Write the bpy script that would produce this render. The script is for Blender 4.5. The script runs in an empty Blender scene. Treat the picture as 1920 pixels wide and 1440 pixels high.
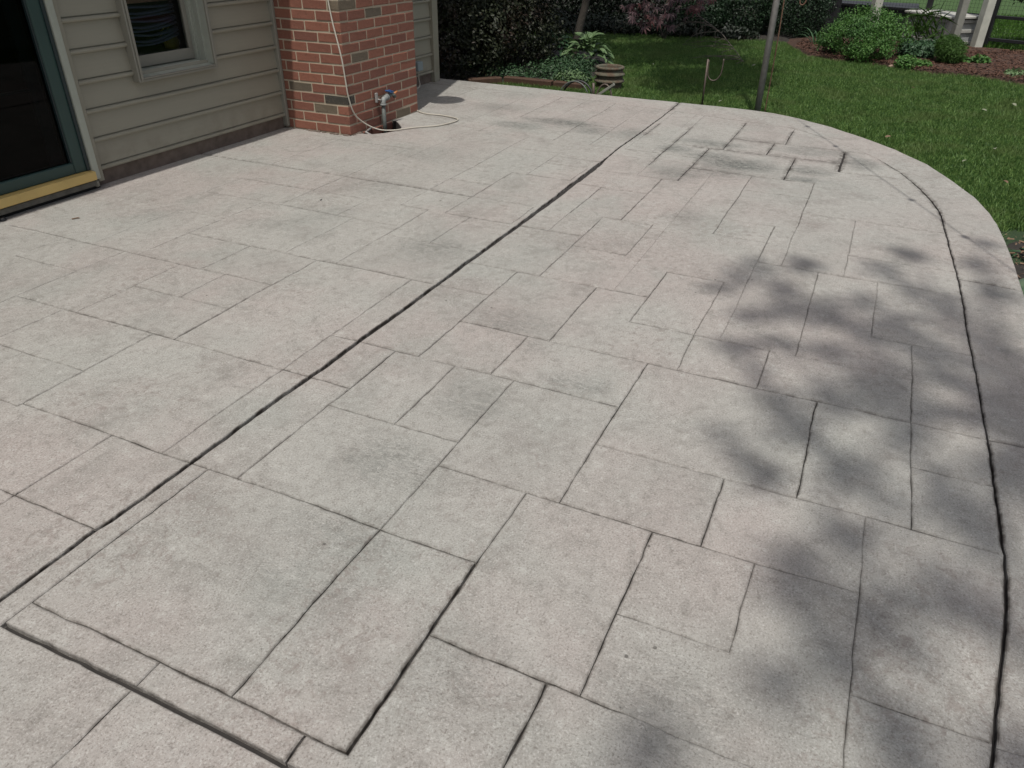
import bpy, bmesh, math, random
import numpy as np
from mathutils import Vector, Matrix, noise
random.seed(7); np.random.seed(7)
R = math.radians
sc = bpy.context.scene
COL = sc.collection

# ---------------------------------------------------------------- camera, sky, sun, exposure
yaw, pitch, roll = R(24.381), R(31.552), R(0.835)
F = Vector((math.cos(yaw)*math.cos(pitch), math.sin(yaw)*math.cos(pitch), -math.sin(pitch)))
Rt = Vector((math.sin(yaw), -math.cos(yaw), 0)); Up = Rt.cross(F)
r_ = Rt*math.cos(roll) + Up*math.sin(roll); u_ = Up*math.cos(roll) - Rt*math.sin(roll)
cam = bpy.data.cameras.new('camera'); co = bpy.data.objects.new('camera', cam); COL.objects.link(co)
co.matrix_world = Matrix(((r_.x, u_.x, -F.x, 0), (r_.y, u_.y, -F.y, 0), (r_.z, u_.z, -F.z, 1.35), (0, 0, 0, 1)))
cam.sensor_width = 36; cam.lens = 1405.08/1920*36; cam.clip_start = 0.02; cam.clip_end = 500
sc.camera = co
SUN = Vector((-0.40, -0.11, 1.0)).normalized()      # direction towards the sun
world = bpy.data.worlds.new('World'); sc.world = world; world.use_nodes = True
nt = world.node_tree; bg = nt.nodes['Background']
sky = nt.nodes.new('ShaderNodeTexSky'); sky.sky_type = 'NISHITA'; sky.sun_disc = False; sky.dust_density = 3.0; sky.air_density = 0.8
sky.sun_elevation = math.asin(SUN.z); sky.sun_rotation = math.atan2(SUN.x, SUN.y)
hz = nt.nodes.new('ShaderNodeHueSaturation'); hz.inputs['Saturation'].default_value = .5      # thin white haze over the blue
nt.links.new(sky.outputs[0], hz.inputs['Color']); nt.links.new(hz.outputs[0], bg.inputs[0]); bg.inputs[1].default_value = 0.12
sl = bpy.data.lights.new('sun', 'SUN'); sl.energy = 3.45; sl.angle = R(0.55); sl.color = (1, 0.965, 0.91)
so = bpy.data.objects.new('sun', sl); COL.objects.link(so)
so.rotation_euler = (-SUN).to_track_quat('-Z', 'Y').to_euler(); so.location = (-4, -2, 12)
sc.view_settings.view_transform = 'Standard'; sc.view_settings.look = 'None'
sc.view_settings.exposure = 0.0; sc.view_settings.gamma = 1.0; sc.view_settings.use_curve_mapping = False
sc.cycles.max_bounces = 6; sc.cycles.diffuse_bounces = 3; sc.cycles.transparent_max_bounces = 12

# ---------------------------------------------------------------- helpers
def tag(o, label=None, cat=None, group=None, kind=None):
    if label: o['label'] = label
    if cat: o['category'] = cat
    if group: o['group'] = group
    if kind: o['kind'] = kind
    return o
def mesh_obj(name, verts, faces, mat=None, parent=None, smooth=False):
    me = bpy.data.meshes.new(name)
    me.from_pydata([tuple(v) for v in verts], [], [tuple(f) for f in faces]); me.update()
    if mat: me.materials.append(mat)
    if smooth: me.polygons.foreach_set('use_smooth', [True]*len(me.polygons))
    o = bpy.data.objects.new(name, me); COL.objects.link(o)
    if parent: o.parent = parent
    return o
def fast_mesh(name, V, Fc, mat=None, parent=None, smooth=False):
    """V (n,3) array, Fc (m,k) int array"""
    me = bpy.data.meshes.new(name); k = Fc.shape[1]
    me.vertices.add(len(V)); me.vertices.foreach_set('co', V.astype(np.float32).ravel())
    me.loops.add(Fc.size); me.loops.foreach_set('vertex_index', Fc.astype(np.int32).ravel())
    me.polygons.add(len(Fc)); me.polygons.foreach_set('loop_start', np.arange(0, Fc.size, k, dtype=np.int32))
    if smooth: me.polygons.foreach_set('use_smooth', np.ones(len(Fc), dtype=bool))
    me.update(calc_edges=True)
    if mat: me.materials.append(mat)
    o = bpy.data.objects.new(name, me); COL.objects.link(o)
    if parent: o.parent = parent
    return o
def share(name, me, parent=None, mat4=None):
    o = bpy.data.objects.new(name, me); COL.objects.link(o)
    if parent: o.parent = parent
    if mat4 is not None: o.matrix_basis = mat4
    return o
def empty(name, loc=(0, 0, 0), rz=0):
    o = bpy.data.objects.new(name, None); COL.objects.link(o); o.location = loc; o.rotation_euler[2] = rz
    o.empty_display_size = 0.1
    return o
class MB:
    """collects boxes, tubes and lathes into one bmesh"""
    def __init__(s): s.bm = bmesh.new()
    def box(s, x0, x1, y0, y1, z0, z1, bev=0.0, M=None):
        res = bmesh.ops.create_cube(s.bm, size=1)
        vs = res['verts']
        for v in vs:
            v.co = Vector(((x0+x1)/2+v.co.x*(x1-x0), (y0+y1)/2+v.co.y*(y1-y0), (z0+z1)/2+v.co.z*(z1-z0)))
            if M: v.co = M @ v.co
        if bev > 0:
            es = list({e for v in vs for e in v.link_edges})
            bmesh.ops.bevel(s.bm, geom=es, offset=bev, segments=1, affect='EDGES', profile=0.5)
        return s
    def tube(s, pts, rad, n=10, cap=True):
        pts = [Vector(p) for p in pts]; rings = []
        rads = rad if isinstance(rad, (list, tuple)) else [rad]*len(pts)
        prev = None
        for i, p in enumerate(pts):
            d = (pts[min(i+1, len(pts)-1)]-pts[max(i-1, 0)]).normalized()
            a = prev if prev is not None else (Vector((0, 0, 1)) if abs(d.z) < .9 else Vector((1, 0, 0)))
            a = (a-d*a.dot(d)).normalized(); b = d.cross(a); prev = a
            rings.append([s.bm.verts.new(p+(a*math.cos(2*math.pi*k/n)+b*math.sin(2*math.pi*k/n))*rads[i]) for k in range(n)])
        for A, B in zip(rings, rings[1:]):
            for k in range(n):
                f = s.bm.faces.new((A[k], A[(k+1) % n], B[(k+1) % n], B[k])); f.smooth = True
        if cap:
            s.bm.faces.new(rings[0][::-1]); s.bm.faces.new(rings[-1])
        return s
    def lathe(s, prof, c=(0, 0, 0), n=32):
        rings = [[s.bm.verts.new((c[0]+r*math.cos(2*math.pi*k/n), c[1]+r*math.sin(2*math.pi*k/n), c[2]+z)) for k in range(n)] for r, z in prof]
        for A, B in zip(rings, rings[1:]):
            for k in range(n):
                f = s.bm.faces.new((A[k], A[(k+1) % n], B[(k+1) % n], B[k])); f.smooth = True
        return s
    def build(s, name, mat=None, parent=None):
        bmesh.ops.recalc_face_normals(s.bm, faces=s.bm.faces)
        me = bpy.data.meshes.new(name); s.bm.to_mesh(me); s.bm.free()
        if mat: me.materials.append(mat)
        o = bpy.data.objects.new(name, me); COL.objects.link(o)
        if parent: o.parent = parent
        return o
def smooth_path(pts, n=6):
    pts = [Vector(p) for p in pts]; out = []
    P = [pts[0]]+pts+[pts[-1]]
    for i in range(1, len(P)-2):
        for k in range(n):
            t = k/n; a, b, c, d = P[i-1], P[i], P[i+1], P[i+2]
            out.append(0.5*((2*b)+(c-a)*t+(2*a-5*b+4*c-d)*t*t+(3*b-a-3*c+d)*t**3))
    out.append(pts[-1]); return out

# ---------------------------------------------------------------- materials
class N:
    """tiny node-graph helper"""
    def __init__(s, name, rough=0.8):
        s.m = bpy.data.materials.new(name); s.m.use_nodes = True; s.t = s.m.node_tree
        s.b = s.t.nodes['Principled BSDF']; s.b.inputs['Roughness'].default_value = rough
        s.out = s.t.nodes['Material Output']
        g = s.t.nodes.new('ShaderNodeNewGeometry'); s.pos = g.outputs['Position']; s.geo = g
    def n(s, typ, **kw):
        x = s.t.nodes.new(typ)
        for k, v in kw.items(): setattr(x, k, v)
        return x
    def l(s, a, b): s.t.links.new(a, b)
    def val(s, sock, v):
        if hasattr(v, 'is_linked') or isinstance(v, bpy.types.NodeSocket): s.l(v, sock)
        else: sock.default_value = v
    def noise(s, scale, detail=4, rough=.55, vec=None, dist=0.0):
        x = s.n('ShaderNodeTexNoise'); s.l(vec or s.pos, x.inputs['Vector'])
        x.inputs['Scale'].default_value = scale; x.inputs['Detail'].default_value = detail
        x.inputs['Roughness'].default_value = rough; x.inputs['Distortion'].default_value = dist
        return x.outputs[0]
    def ramp(s, fac, lo, hi, a=0.0, b=1.0):
        x = s.n('ShaderNodeMapRange'); x.clamp = True; x.interpolation_type = 'SMOOTHSTEP'
        s.l(fac, x.inputs[0]); x.inputs[1].default_value = lo; x.inputs[2].default_value = hi
        x.inputs[3].default_value = a; x.inputs[4].default_value = b
        return x.outputs[0]
    def math(s, op, a, b=0.0, clamp=False):
        x = s.n('ShaderNodeMath', operation=op); x.use_clamp = clamp
        s.val(x.inputs[0], a); s.val(x.inputs[1], b); return x.outputs[0]
    def mix(s, fac, a, b, mode='MIX'):
        x = s.n('ShaderNodeMix', data_type='RGBA', blend_type=mode)
        s.val(x.inputs[0], fac)
        for i, v in ((6, a), (7, b)):
            if isinstance(v, tuple): x.inputs[i].default_value = (*v[:3], 1)
            else: s.l(v, x.inputs[i])
        return x.outputs[2]
    def map(s, scale, loc=(0, 0, 0), rot=(0, 0, 0), vec=None):
        x = s.n('ShaderNodeMapping'); s.l(vec or s.pos, x.inputs[0])
        x.inputs['Scale'].default_value = scale; x.inputs['Location'].default_value = loc; x.inputs['Rotation'].default_value = rot
        return x.outputs[0]
    def bump(s, h, strength=.5, dist=.01, prev=None):
        x = s.n('ShaderNodeBump'); x.inputs['Strength'].default_value = strength; x.inputs['Distance'].default_value = dist
        s.l(h, x.inputs['Height'])
        if prev: s.l(prev, x.inputs['Normal'])
        return x.outputs[0]
    def rnd(s):
        return s.n('ShaderNodeObjectInfo').outputs['Random']
    def fin(s, col=None, nrm=None, rough=None):
        if col is not None:
            if isinstance(col, tuple): s.b.inputs['Base Color'].default_value = (*col, 1)
            else: s.l(col, s.b.inputs['Base Color'])
        if nrm is not None: s.l(nrm, s.b.inputs['Normal'])
        if rough is not None: s.val(s.b.inputs['Roughness'], rough)
        return s.m

def simple(name, c, rough=.6, metal=0.0, var=.12, scale=6, bump=0.0, bscale=60):
    k = N(name, rough); k.b.inputs['Metallic'].default_value = metal
    f = k.noise(scale, 5)
    col = k.mix(f, tuple(x*(1-var*1.6) for x in c), tuple(x*(1+var*1.6) for x in c))
    nr = k.bump(k.noise(bscale, 4), bump, .004) if bump else None
    return k.fin(col, nr)

# stains that lie in the stamped concrete: x, y, radius x, radius y, darkness (weathered, lichen-dark spots)
STAINS = [(5.81, 2.22, .14, .36, .75), (5.56, 2.50, .14, .25, .55), (5.66, 1.93, .12, .17, .6), (5.70, 1.62, .2, .15, .35),
 (5.20, .72, .16, .30, .95), (5.32, .92, .14, .2, .75), (5.42, 1.20, .13, .14, .7), (5.70, 1.0, .10, .26, .7), (5.84, .25, .16, .3, .35),
 (5.25, .28, .1, .16, .75), (5.02, .30, .04, .13, .95), (5.60, -.02, .17, .12, .8), (5.75, .4, .08, .22, .55), (5.60, .10, .12, .1, .6),
 (4.02, .79, .16, .12, .5), (4.80, 1.05, .2, .2, .5), (4.95, .8, .12, .3, .5), (3.32, 1.22, .2, .12, .25), (2.98, 1.78, .2, .22, .55),
 (2.42, 1.10, .10, .22, .6), (2.1, .72, .09, .16, .5), (1.85, .98, .14, .12, .6), (1.45, 1.05, .14, .18, .6), (2.3, .95, .1, .1, .35),
 (1.13, 1.00, .10, .22, .38), (.95, .98, .12, .2, .3), (2.9, 2.70, .16, .18, .3), (2.76, 3.35, .15, .2, .32), (3.15, 2.55, .2, .12, .3),
 (3.7, 2.6, .22, .3, .28), (4.5, 2.7, .3, .3, .28), (1.5, -.66, .16, .1, .4), (.9, .5, .16, .2, .25), (1.0, .1, .15, .2, .35), (.72, -.02, .14, .2, .35),
 (3.95, -.30, .2, .12, .35), (3.6, -.66, .3, .1, .3), (3.2, -.7, .3, .1, .3), (1.7, .22, .16, .1, .25), (4.6, 3.4, .3, .2, .2), (6.1, 2.9, .2, .3, .3)]
def concrete(name):
    k = N(name, .85)
    big = k.noise(.9, 3, .6, k.map((1, 1, 1), (3.1, 1.7, 0)))
    med = k.noise(3.3, 5, .65, k.map((1, 1, 1), (9, 4, 0)), .6)
    blot = k.noise(7.5, 5, .72, k.map((1, 1, 1), (0, 30, 0)), 1.0)
    fin = k.noise(30, 4, .75); spk = k.noise(190, 2, .75)
    # grey to buff wash, a little different on every stone
    c = k.mix(k.ramp(big, .40, .62), (.345, .330, .304), (.352, .310, .288))
    rn = k.rnd(); c = k.mix(k.ramp(rn, 0, 1, 0, .28), c, (.265, .245, .225))
    c = k.mix(k.ramp(k.noise(1.7, 3, .6, k.map((1, 1, 1), (20, 3, 0))), .48, .68, 0, .5), c, (.285, .286, .262))
    c = k.mix(k.ramp(med, .50, .70, 0, .48), c, (.225, .203, .186))
    c = k.mix(k.ramp(med, .45, .30, 0, .36), c, (.41, .385, .36))
    c = k.mix(k.ramp(blot, .52, .66, 0, .40), c, (.195, .18, .162))
    c = k.mix(k.ramp(blot, .43, .30, 0, .34), c, (.44, .42, .39))
    c = k.mix(k.ramp(fin, .50, .70, 0, .48), c, (.18, .16, .142))
    c = k.mix(k.ramp(fin, .46, .30, 0, .45), c, (.47, .455, .425))
    c = k.mix(k.ramp(spk, .53, .70, 0, .62), c, (.12, .095, .082))
    c = k.mix(k.ramp(spk, .45, .29, 0, .60), c, (.50, .475, .45))
    # brown release-colour left in patches
    rf = k.math('MULTIPLY', k.ramp(k.noise(34, 4, .8, None, .8), .50, .64), k.ramp(k.noise(1.9, 3, .55, k.map((1, 1, 1), (1, 8, 2))), .50, .62))
    c = k.mix(k.math('MULTIPLY', rf, .45), c, (.18, .14, .124))
    # sparse dark pits
    c = k.mix(k.ramp(k.noise(40, 0, .5, k.map((1, 1, 1), (3, 3, 3))), .88, .90, 0, .7), c, (.06, .052, .045))
    at = k.n('ShaderNodeAttribute'); at.attribute_name = 'stain'; tot = at.outputs['Fac']
    brk = k.ramp(k.noise(13, 5, .75, k.map((1, .45, 1)), 1.2), .30, .54)
    brk2 = k.ramp(k.noise(58, 3, .8, k.map((1, .4, 1)), 1.6), .44, .56)
    s1 = k.math('MULTIPLY', tot, k.math('MULTIPLY', brk, brk2))
    c = k.mix(k.math('MULTIPLY', tot, .42), c, (.15, .16, .145))
    c = k.mix(k.math('MULTIPLY', s1, .95, True), c, (.045, .052, .045))
    c = k.mix(1.0, c, (.90, .918, .905), 'MULTIPLY')
    at = k.n('ShaderNodeAttribute'); at.attribute_name = 'rim'
    rm = k.math('MULTIPLY', at.outputs['Fac'], k.ramp(k.noise(24, 2, .6), .36, .62, .15, 1))
    c = k.mix(rm, c, (.055, .045, .036))                                                  # dirt washed into the joints
    h1 = k.noise(12, 6, .68, None, .7); h2 = k.noise(85, 3, .75)
    n2 = k.bump(h1, .45, .019); n3 = k.bump(h2, .55, .003, n2)
    hs = k.math('MULTIPLY', brk2, tot)
    n3 = k.bump(hs, .5, .008, n3)
    return k.fin(c, n3, .82)
M = {}
M['concrete'] = concrete('stamped_concrete')
M['grout'] = simple('joint_dirt', (.025, .022, .02), .95, var=.4, scale=30)
M['edge'] = simple('patio_side', (.2, .19, .175), .9, scale=12, bump=.4)
def brick_mat(name, c1, c2):
    k = N(name, .85); r = k.rnd()
    c = k.mix(r, c1, c2)
    c = k.mix(k.ramp(k.noise(40, 5, .7), .5, .75, 0, .6), c, tuple(x*.4 for x in c1))
    c = k.mix(k.ramp(k.noise(160, 3, .7), .56, .7, 0, .5), c, (.32, .2, .14))
    return k.fin(c, k.bump(k.noise(120, 5, .7), .6, .003, k.bump(k.noise(25, 4), .3, .006)))
M['brick'] = brick_mat('red_brick', (.222, .086, .054), (.150, .058, .040))
M['brick_grey'] = brick_mat('grey_brick', (.125, .10, .068), (.10, .082, .058))
M['brick_dark'] = brick_mat('dark_brick', (.045, .043, .030), (.04, .038, .03))
k = N('mortar', .95); M['mortar'] = k.fin(k.mix(k.noise(60, 5, .7), (.29, .245, .18), (.45, .39, .29)), k.bump(k.noise(150, 4), .6, .003))
def siding_mat():
    k = N('siding_paint', .55)
    g = k.noise(14, 6, .6, k.map((.25, 1, 6)))
    c = k.mix(g, (.238, .224, .172), (.268, .252, .196))
    c = k.mix(k.ramp(k.noise(2.2, 5, .6), .5, .75, 0, .35), c, (.215, .195, .148))
    sp = k.n('ShaderNodeSeparateXYZ'); k.l(k.pos, sp.inputs[0])      # mud splashed up by rain near the ground
    c = k.mix(k.math('MULTIPLY', k.ramp(sp.outputs[2], .34, .06), k.ramp(k.noise(9, 3, .6), .40, .70, 0, .30)), c, (.11, .085, .06))
    return k.fin(c, k.bump(k.noise(60, 5, .6, k.map((.12, 1, 2.2))), .18, .0015, k.bump(k.noise(2.5, 2), .25, .02)))
M['siding'] = siding_mat()
M['trim'] = simple('pale_trim', (.33, .345, .29), .5, var=.08, scale=9)
M['trim2'] = simple('window_trim', (.215, .205, .168), .5, var=.06, scale=9)
M['green'] = simple('green_door_paint', (.020, .048, .042), .4, var=.12, scale=5)
M['greendark'] = simple('dark_green_frame', (.012, .022, .024), .4, var=.12, scale=5)
M['gold'] = simple('yellow_threshold', (.52, .37, .13), .45, var=.10, scale=8, bump=.2)
M['black'] = simple('black_paint', (.012, .012, .013), .5, var=.2)
M['dark'] = simple('dark_shadow_gap', (.008, .008, .008), .95, var=.2)
M['greyband'] = simple('grey_sash', (.045, .05, .052), .5)
M['room'] = simple('room_wall', (.016, .016, .016), .9)
M['foundation'] = simple('foundation_stain', (.13, .10, .08), .95, var=.45, scale=14, bump=.6)
M['galv'] = simple('galvanised_steel', (.26, .25, .235), .55, .1, var=.25, scale=30, bump=.15)
M['pipe'] = simple('old_grey_pipe', (.10, .11, .10), .6, .2, var=.35, scale=40, bump=.3)
M['blue'] = simple('blue_valve_handle', (.02, .09, .26), .4, var=.25, scale=60)
M['copper'] = simple('orange_tip', (.42, .16, .05), .5)
M['white_cord'] = simple('cream_cable', (.42, .39, .33), .5, var=.08, scale=20)
M['elbox'] = simple('grey_utility_box', (.22, .26, .27), .5)
M['wood_red'] = simple('red_cedar_timber', (.06, .030, .016), .8, var=.4, scale=18, bump=.4)
M['wood_post'] = simple('weathered_post', (.42, .42, .36), .8, var=.22, scale=7, bump=.4)
M['wood_post_dk'] = simple('grey_shaded_post', (.21, .21, .18), .8, var=.25, scale=7, bump=.4)  # darker copy of the post wood, shade put into its colour
M['box_white'] = simple('aged_white_paint', (.36, .355, .32), .7, var=.18, scale=8, bump=.2)
M['rust'] = simple('rusty_iron', (.15, .085, .055), .75, .3, var=.4, scale=60, bump=.4)
M['iron'] = simple('brown_iron_rod', (.11, .085, .07), .6, .4, var=.3, scale=50)
M['wire'] = simple('black_wire', (.02, .02, .02), .5)
M['roof'] = simple('roof_shingle', (.08, .075, .07), .95, scale=30, bump=.5)
M['soffit'] = simple('soffit_white', (.5, .5, .47), .7)
M['terracotta'] = None
k = N('lichen_terracotta', .95)
c = k.mix(k.ramp(k.noise(14, 7, .7, None, .5), .42, .6), (.10, .068, .045), (.105, .105, .075))
c = k.mix(k.ramp(k.noise(40, 5, .75), .52, .66, 0, .8), c, (.04, .04, .03)); M['terracotta'] = k.fin(c, k.bump(k.noise(50, 6, .7), .7, .006))
def leaf_mat(name, a, b, spec=.35, trans=.25, hue=None):
    k = N(name, .55)
    k.b.inputs['Specular IOR Level'].default_value = spec
    f = k.noise(7, 3, .6); g = k.noise(60, 1, .5)
    c = k.mix(k.ramp(g, .38, .62), a, b)
    c = k.mix(k.ramp(f, .4, .7, 0, .5), c, tuple(x*.55 for x in a))
    if hue: c = k.mix(k.ramp(k.noise(2.5, 3, .6, k.map((1, 1, 1), (4, 7, 1))), .48, .64, 0, .8), c, hue)
    k.l(c, k.b.inputs['Base Color'])
    tr = k.n('ShaderNodeBsdfTranslucent'); k.l(c, tr.inputs[0])
    mx = k.n('ShaderNodeMixShader'); mx.inputs[0].default_value = trans
    k.l(k.b.outputs[0], mx.inputs[1]); k.l(tr.outputs[0], mx.inputs[2]); k.l(mx.outputs[0], k.out.inputs[0])
    return k.m
M['grass'] = leaf_mat('grass_blade', (.055, .130, .028), (.175, .275, .075), .3, .35, (.125, .185, .055))
M['fargrass'] = leaf_mat('far_grass_blade', (.055, .13, .018), (.08, .16, .024), .25, .3)
M['holly'] = leaf_mat('dark_hedge_leaf', (.012, .017, .007), (.026, .032, .011), .35, .12, (.030, .014, .010))
M['dkleaf'] = leaf_mat('shade_dark_leaf', (.005, .011, .004), (.009, .019, .007), .4, .15)  # near black: deep shade of the back hedge put into the colour
M['boxwood'] = leaf_mat('boxwood_leaf', (.008, .024, .008), (.016, .044, .014), .4, .15)  # canopy shade over the boxwood is put into this dark green
M['spirea'] = leaf_mat('shrub_leaf', (.052, .145, .028), (.115, .225, .052), .35, .3, (.04, .105, .024))
M['fern'] = leaf_mat('feathery_leaf', (.05, .12, .02), (.075, .15, .028), .3, .3)
M['hosta'] = leaf_mat('hosta_leaf', (.09, .16, .06), (.16, .24, .11), .4, .25)
M['hostadk'] = leaf_mat('blue_green_leaf', (.035, .085, .04), (.06, .12, .05), .4, .25)
M['cover'] = leaf_mat('ground_cover_leaf', (.022, .055, .022), (.05, .10, .04), .35, .2)
M['iris'] = leaf_mat('strap_leaf', (.05, .12, .055), (.09, .16, .08), .35, .25)
M['maple'] = leaf_mat('bronze_maple_leaf', (.065, .034, .038), (.13, .082, .085), .35, .25, (.085, .022, .02))
M['tree'] = leaf_mat('canopy_leaf', (.02, .06, .015), (.03, .08, .02), .3, .2)
M['dry'] = simple('dry_leaf', (.14, .085, .05), .8, var=.3, scale=50)
M['paleleaf'] = simple('pale_dry_leaf', (.17, .18, .12), .8, var=.25, scale=50)
M['bark'] = simple('dark_bark', (.05, .042, .034), .9, var=.35, scale=24, bump=.8, bscale=40)
M['twig'] = simple('grey_twig', (.085, .07, .055), .8, var=.3, scale=30)
M['soil'] = simple('dark_soil', (.022, .018, .014), 1, var=.5, scale=18, bump=.9, bscale=50)
M['mulch'] = simple('red_mulch', (.045, .022, .013), .95, var=.55, scale=26, bump=.9, bscale=70)
M['chip'] = simple('mulch_chip', (.075, .034, .02), .9, var=.7, scale=35)
M['stone'] = simple('pale_fieldstone', (.27, .19, .14), .9, var=.3, scale=22, bump=.6)
def glass_mat(name, gloss=1.0, tint=(.8, .85, .85)):
    k = N(name, .02); t = k.t
    tr = k.n('ShaderNodeBsdfTransparent'); tr.inputs[0].default_value = (*tint, 1)
    gl = k.n('ShaderNodeBsdfGlossy'); gl.inputs['Roughness'].default_value = .02
    fr = k.n('ShaderNodeFresnel'); fr.inputs[0].default_value = 1.45
    mx = k.n('ShaderNodeMixShader'); k.l(k.math('MULTIPLY', fr.outputs[0], gloss), mx.inputs[0]); k.l(tr.outputs[0], mx.inputs[1]); k.l(gl.outputs[0], mx.inputs[2])
    k.l(mx.outputs[0], k.out.inputs[0]); return k.m
M['glass'] = glass_mat('window_glass')
M['doorglass'] = glass_mat('door_glass', gloss=.3, tint=(.12, .16, .17))
k = N('lawn_earth', .95)
M['lawn'] = k.fin(k.mix(k.noise(40, 5, .7), (.012, .028, .008), (.026, .052, .014)), k.bump(k.noise(60, 5), .8, .02))
k = N('far_lawn_earth', .95)
M['farlawn'] = k.fin(k.mix(k.noise(40, 5, .7), (.03, .07, .012), (.045, .09, .018)), k.bump(k.noise(60, 5), .8, .02))
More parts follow.
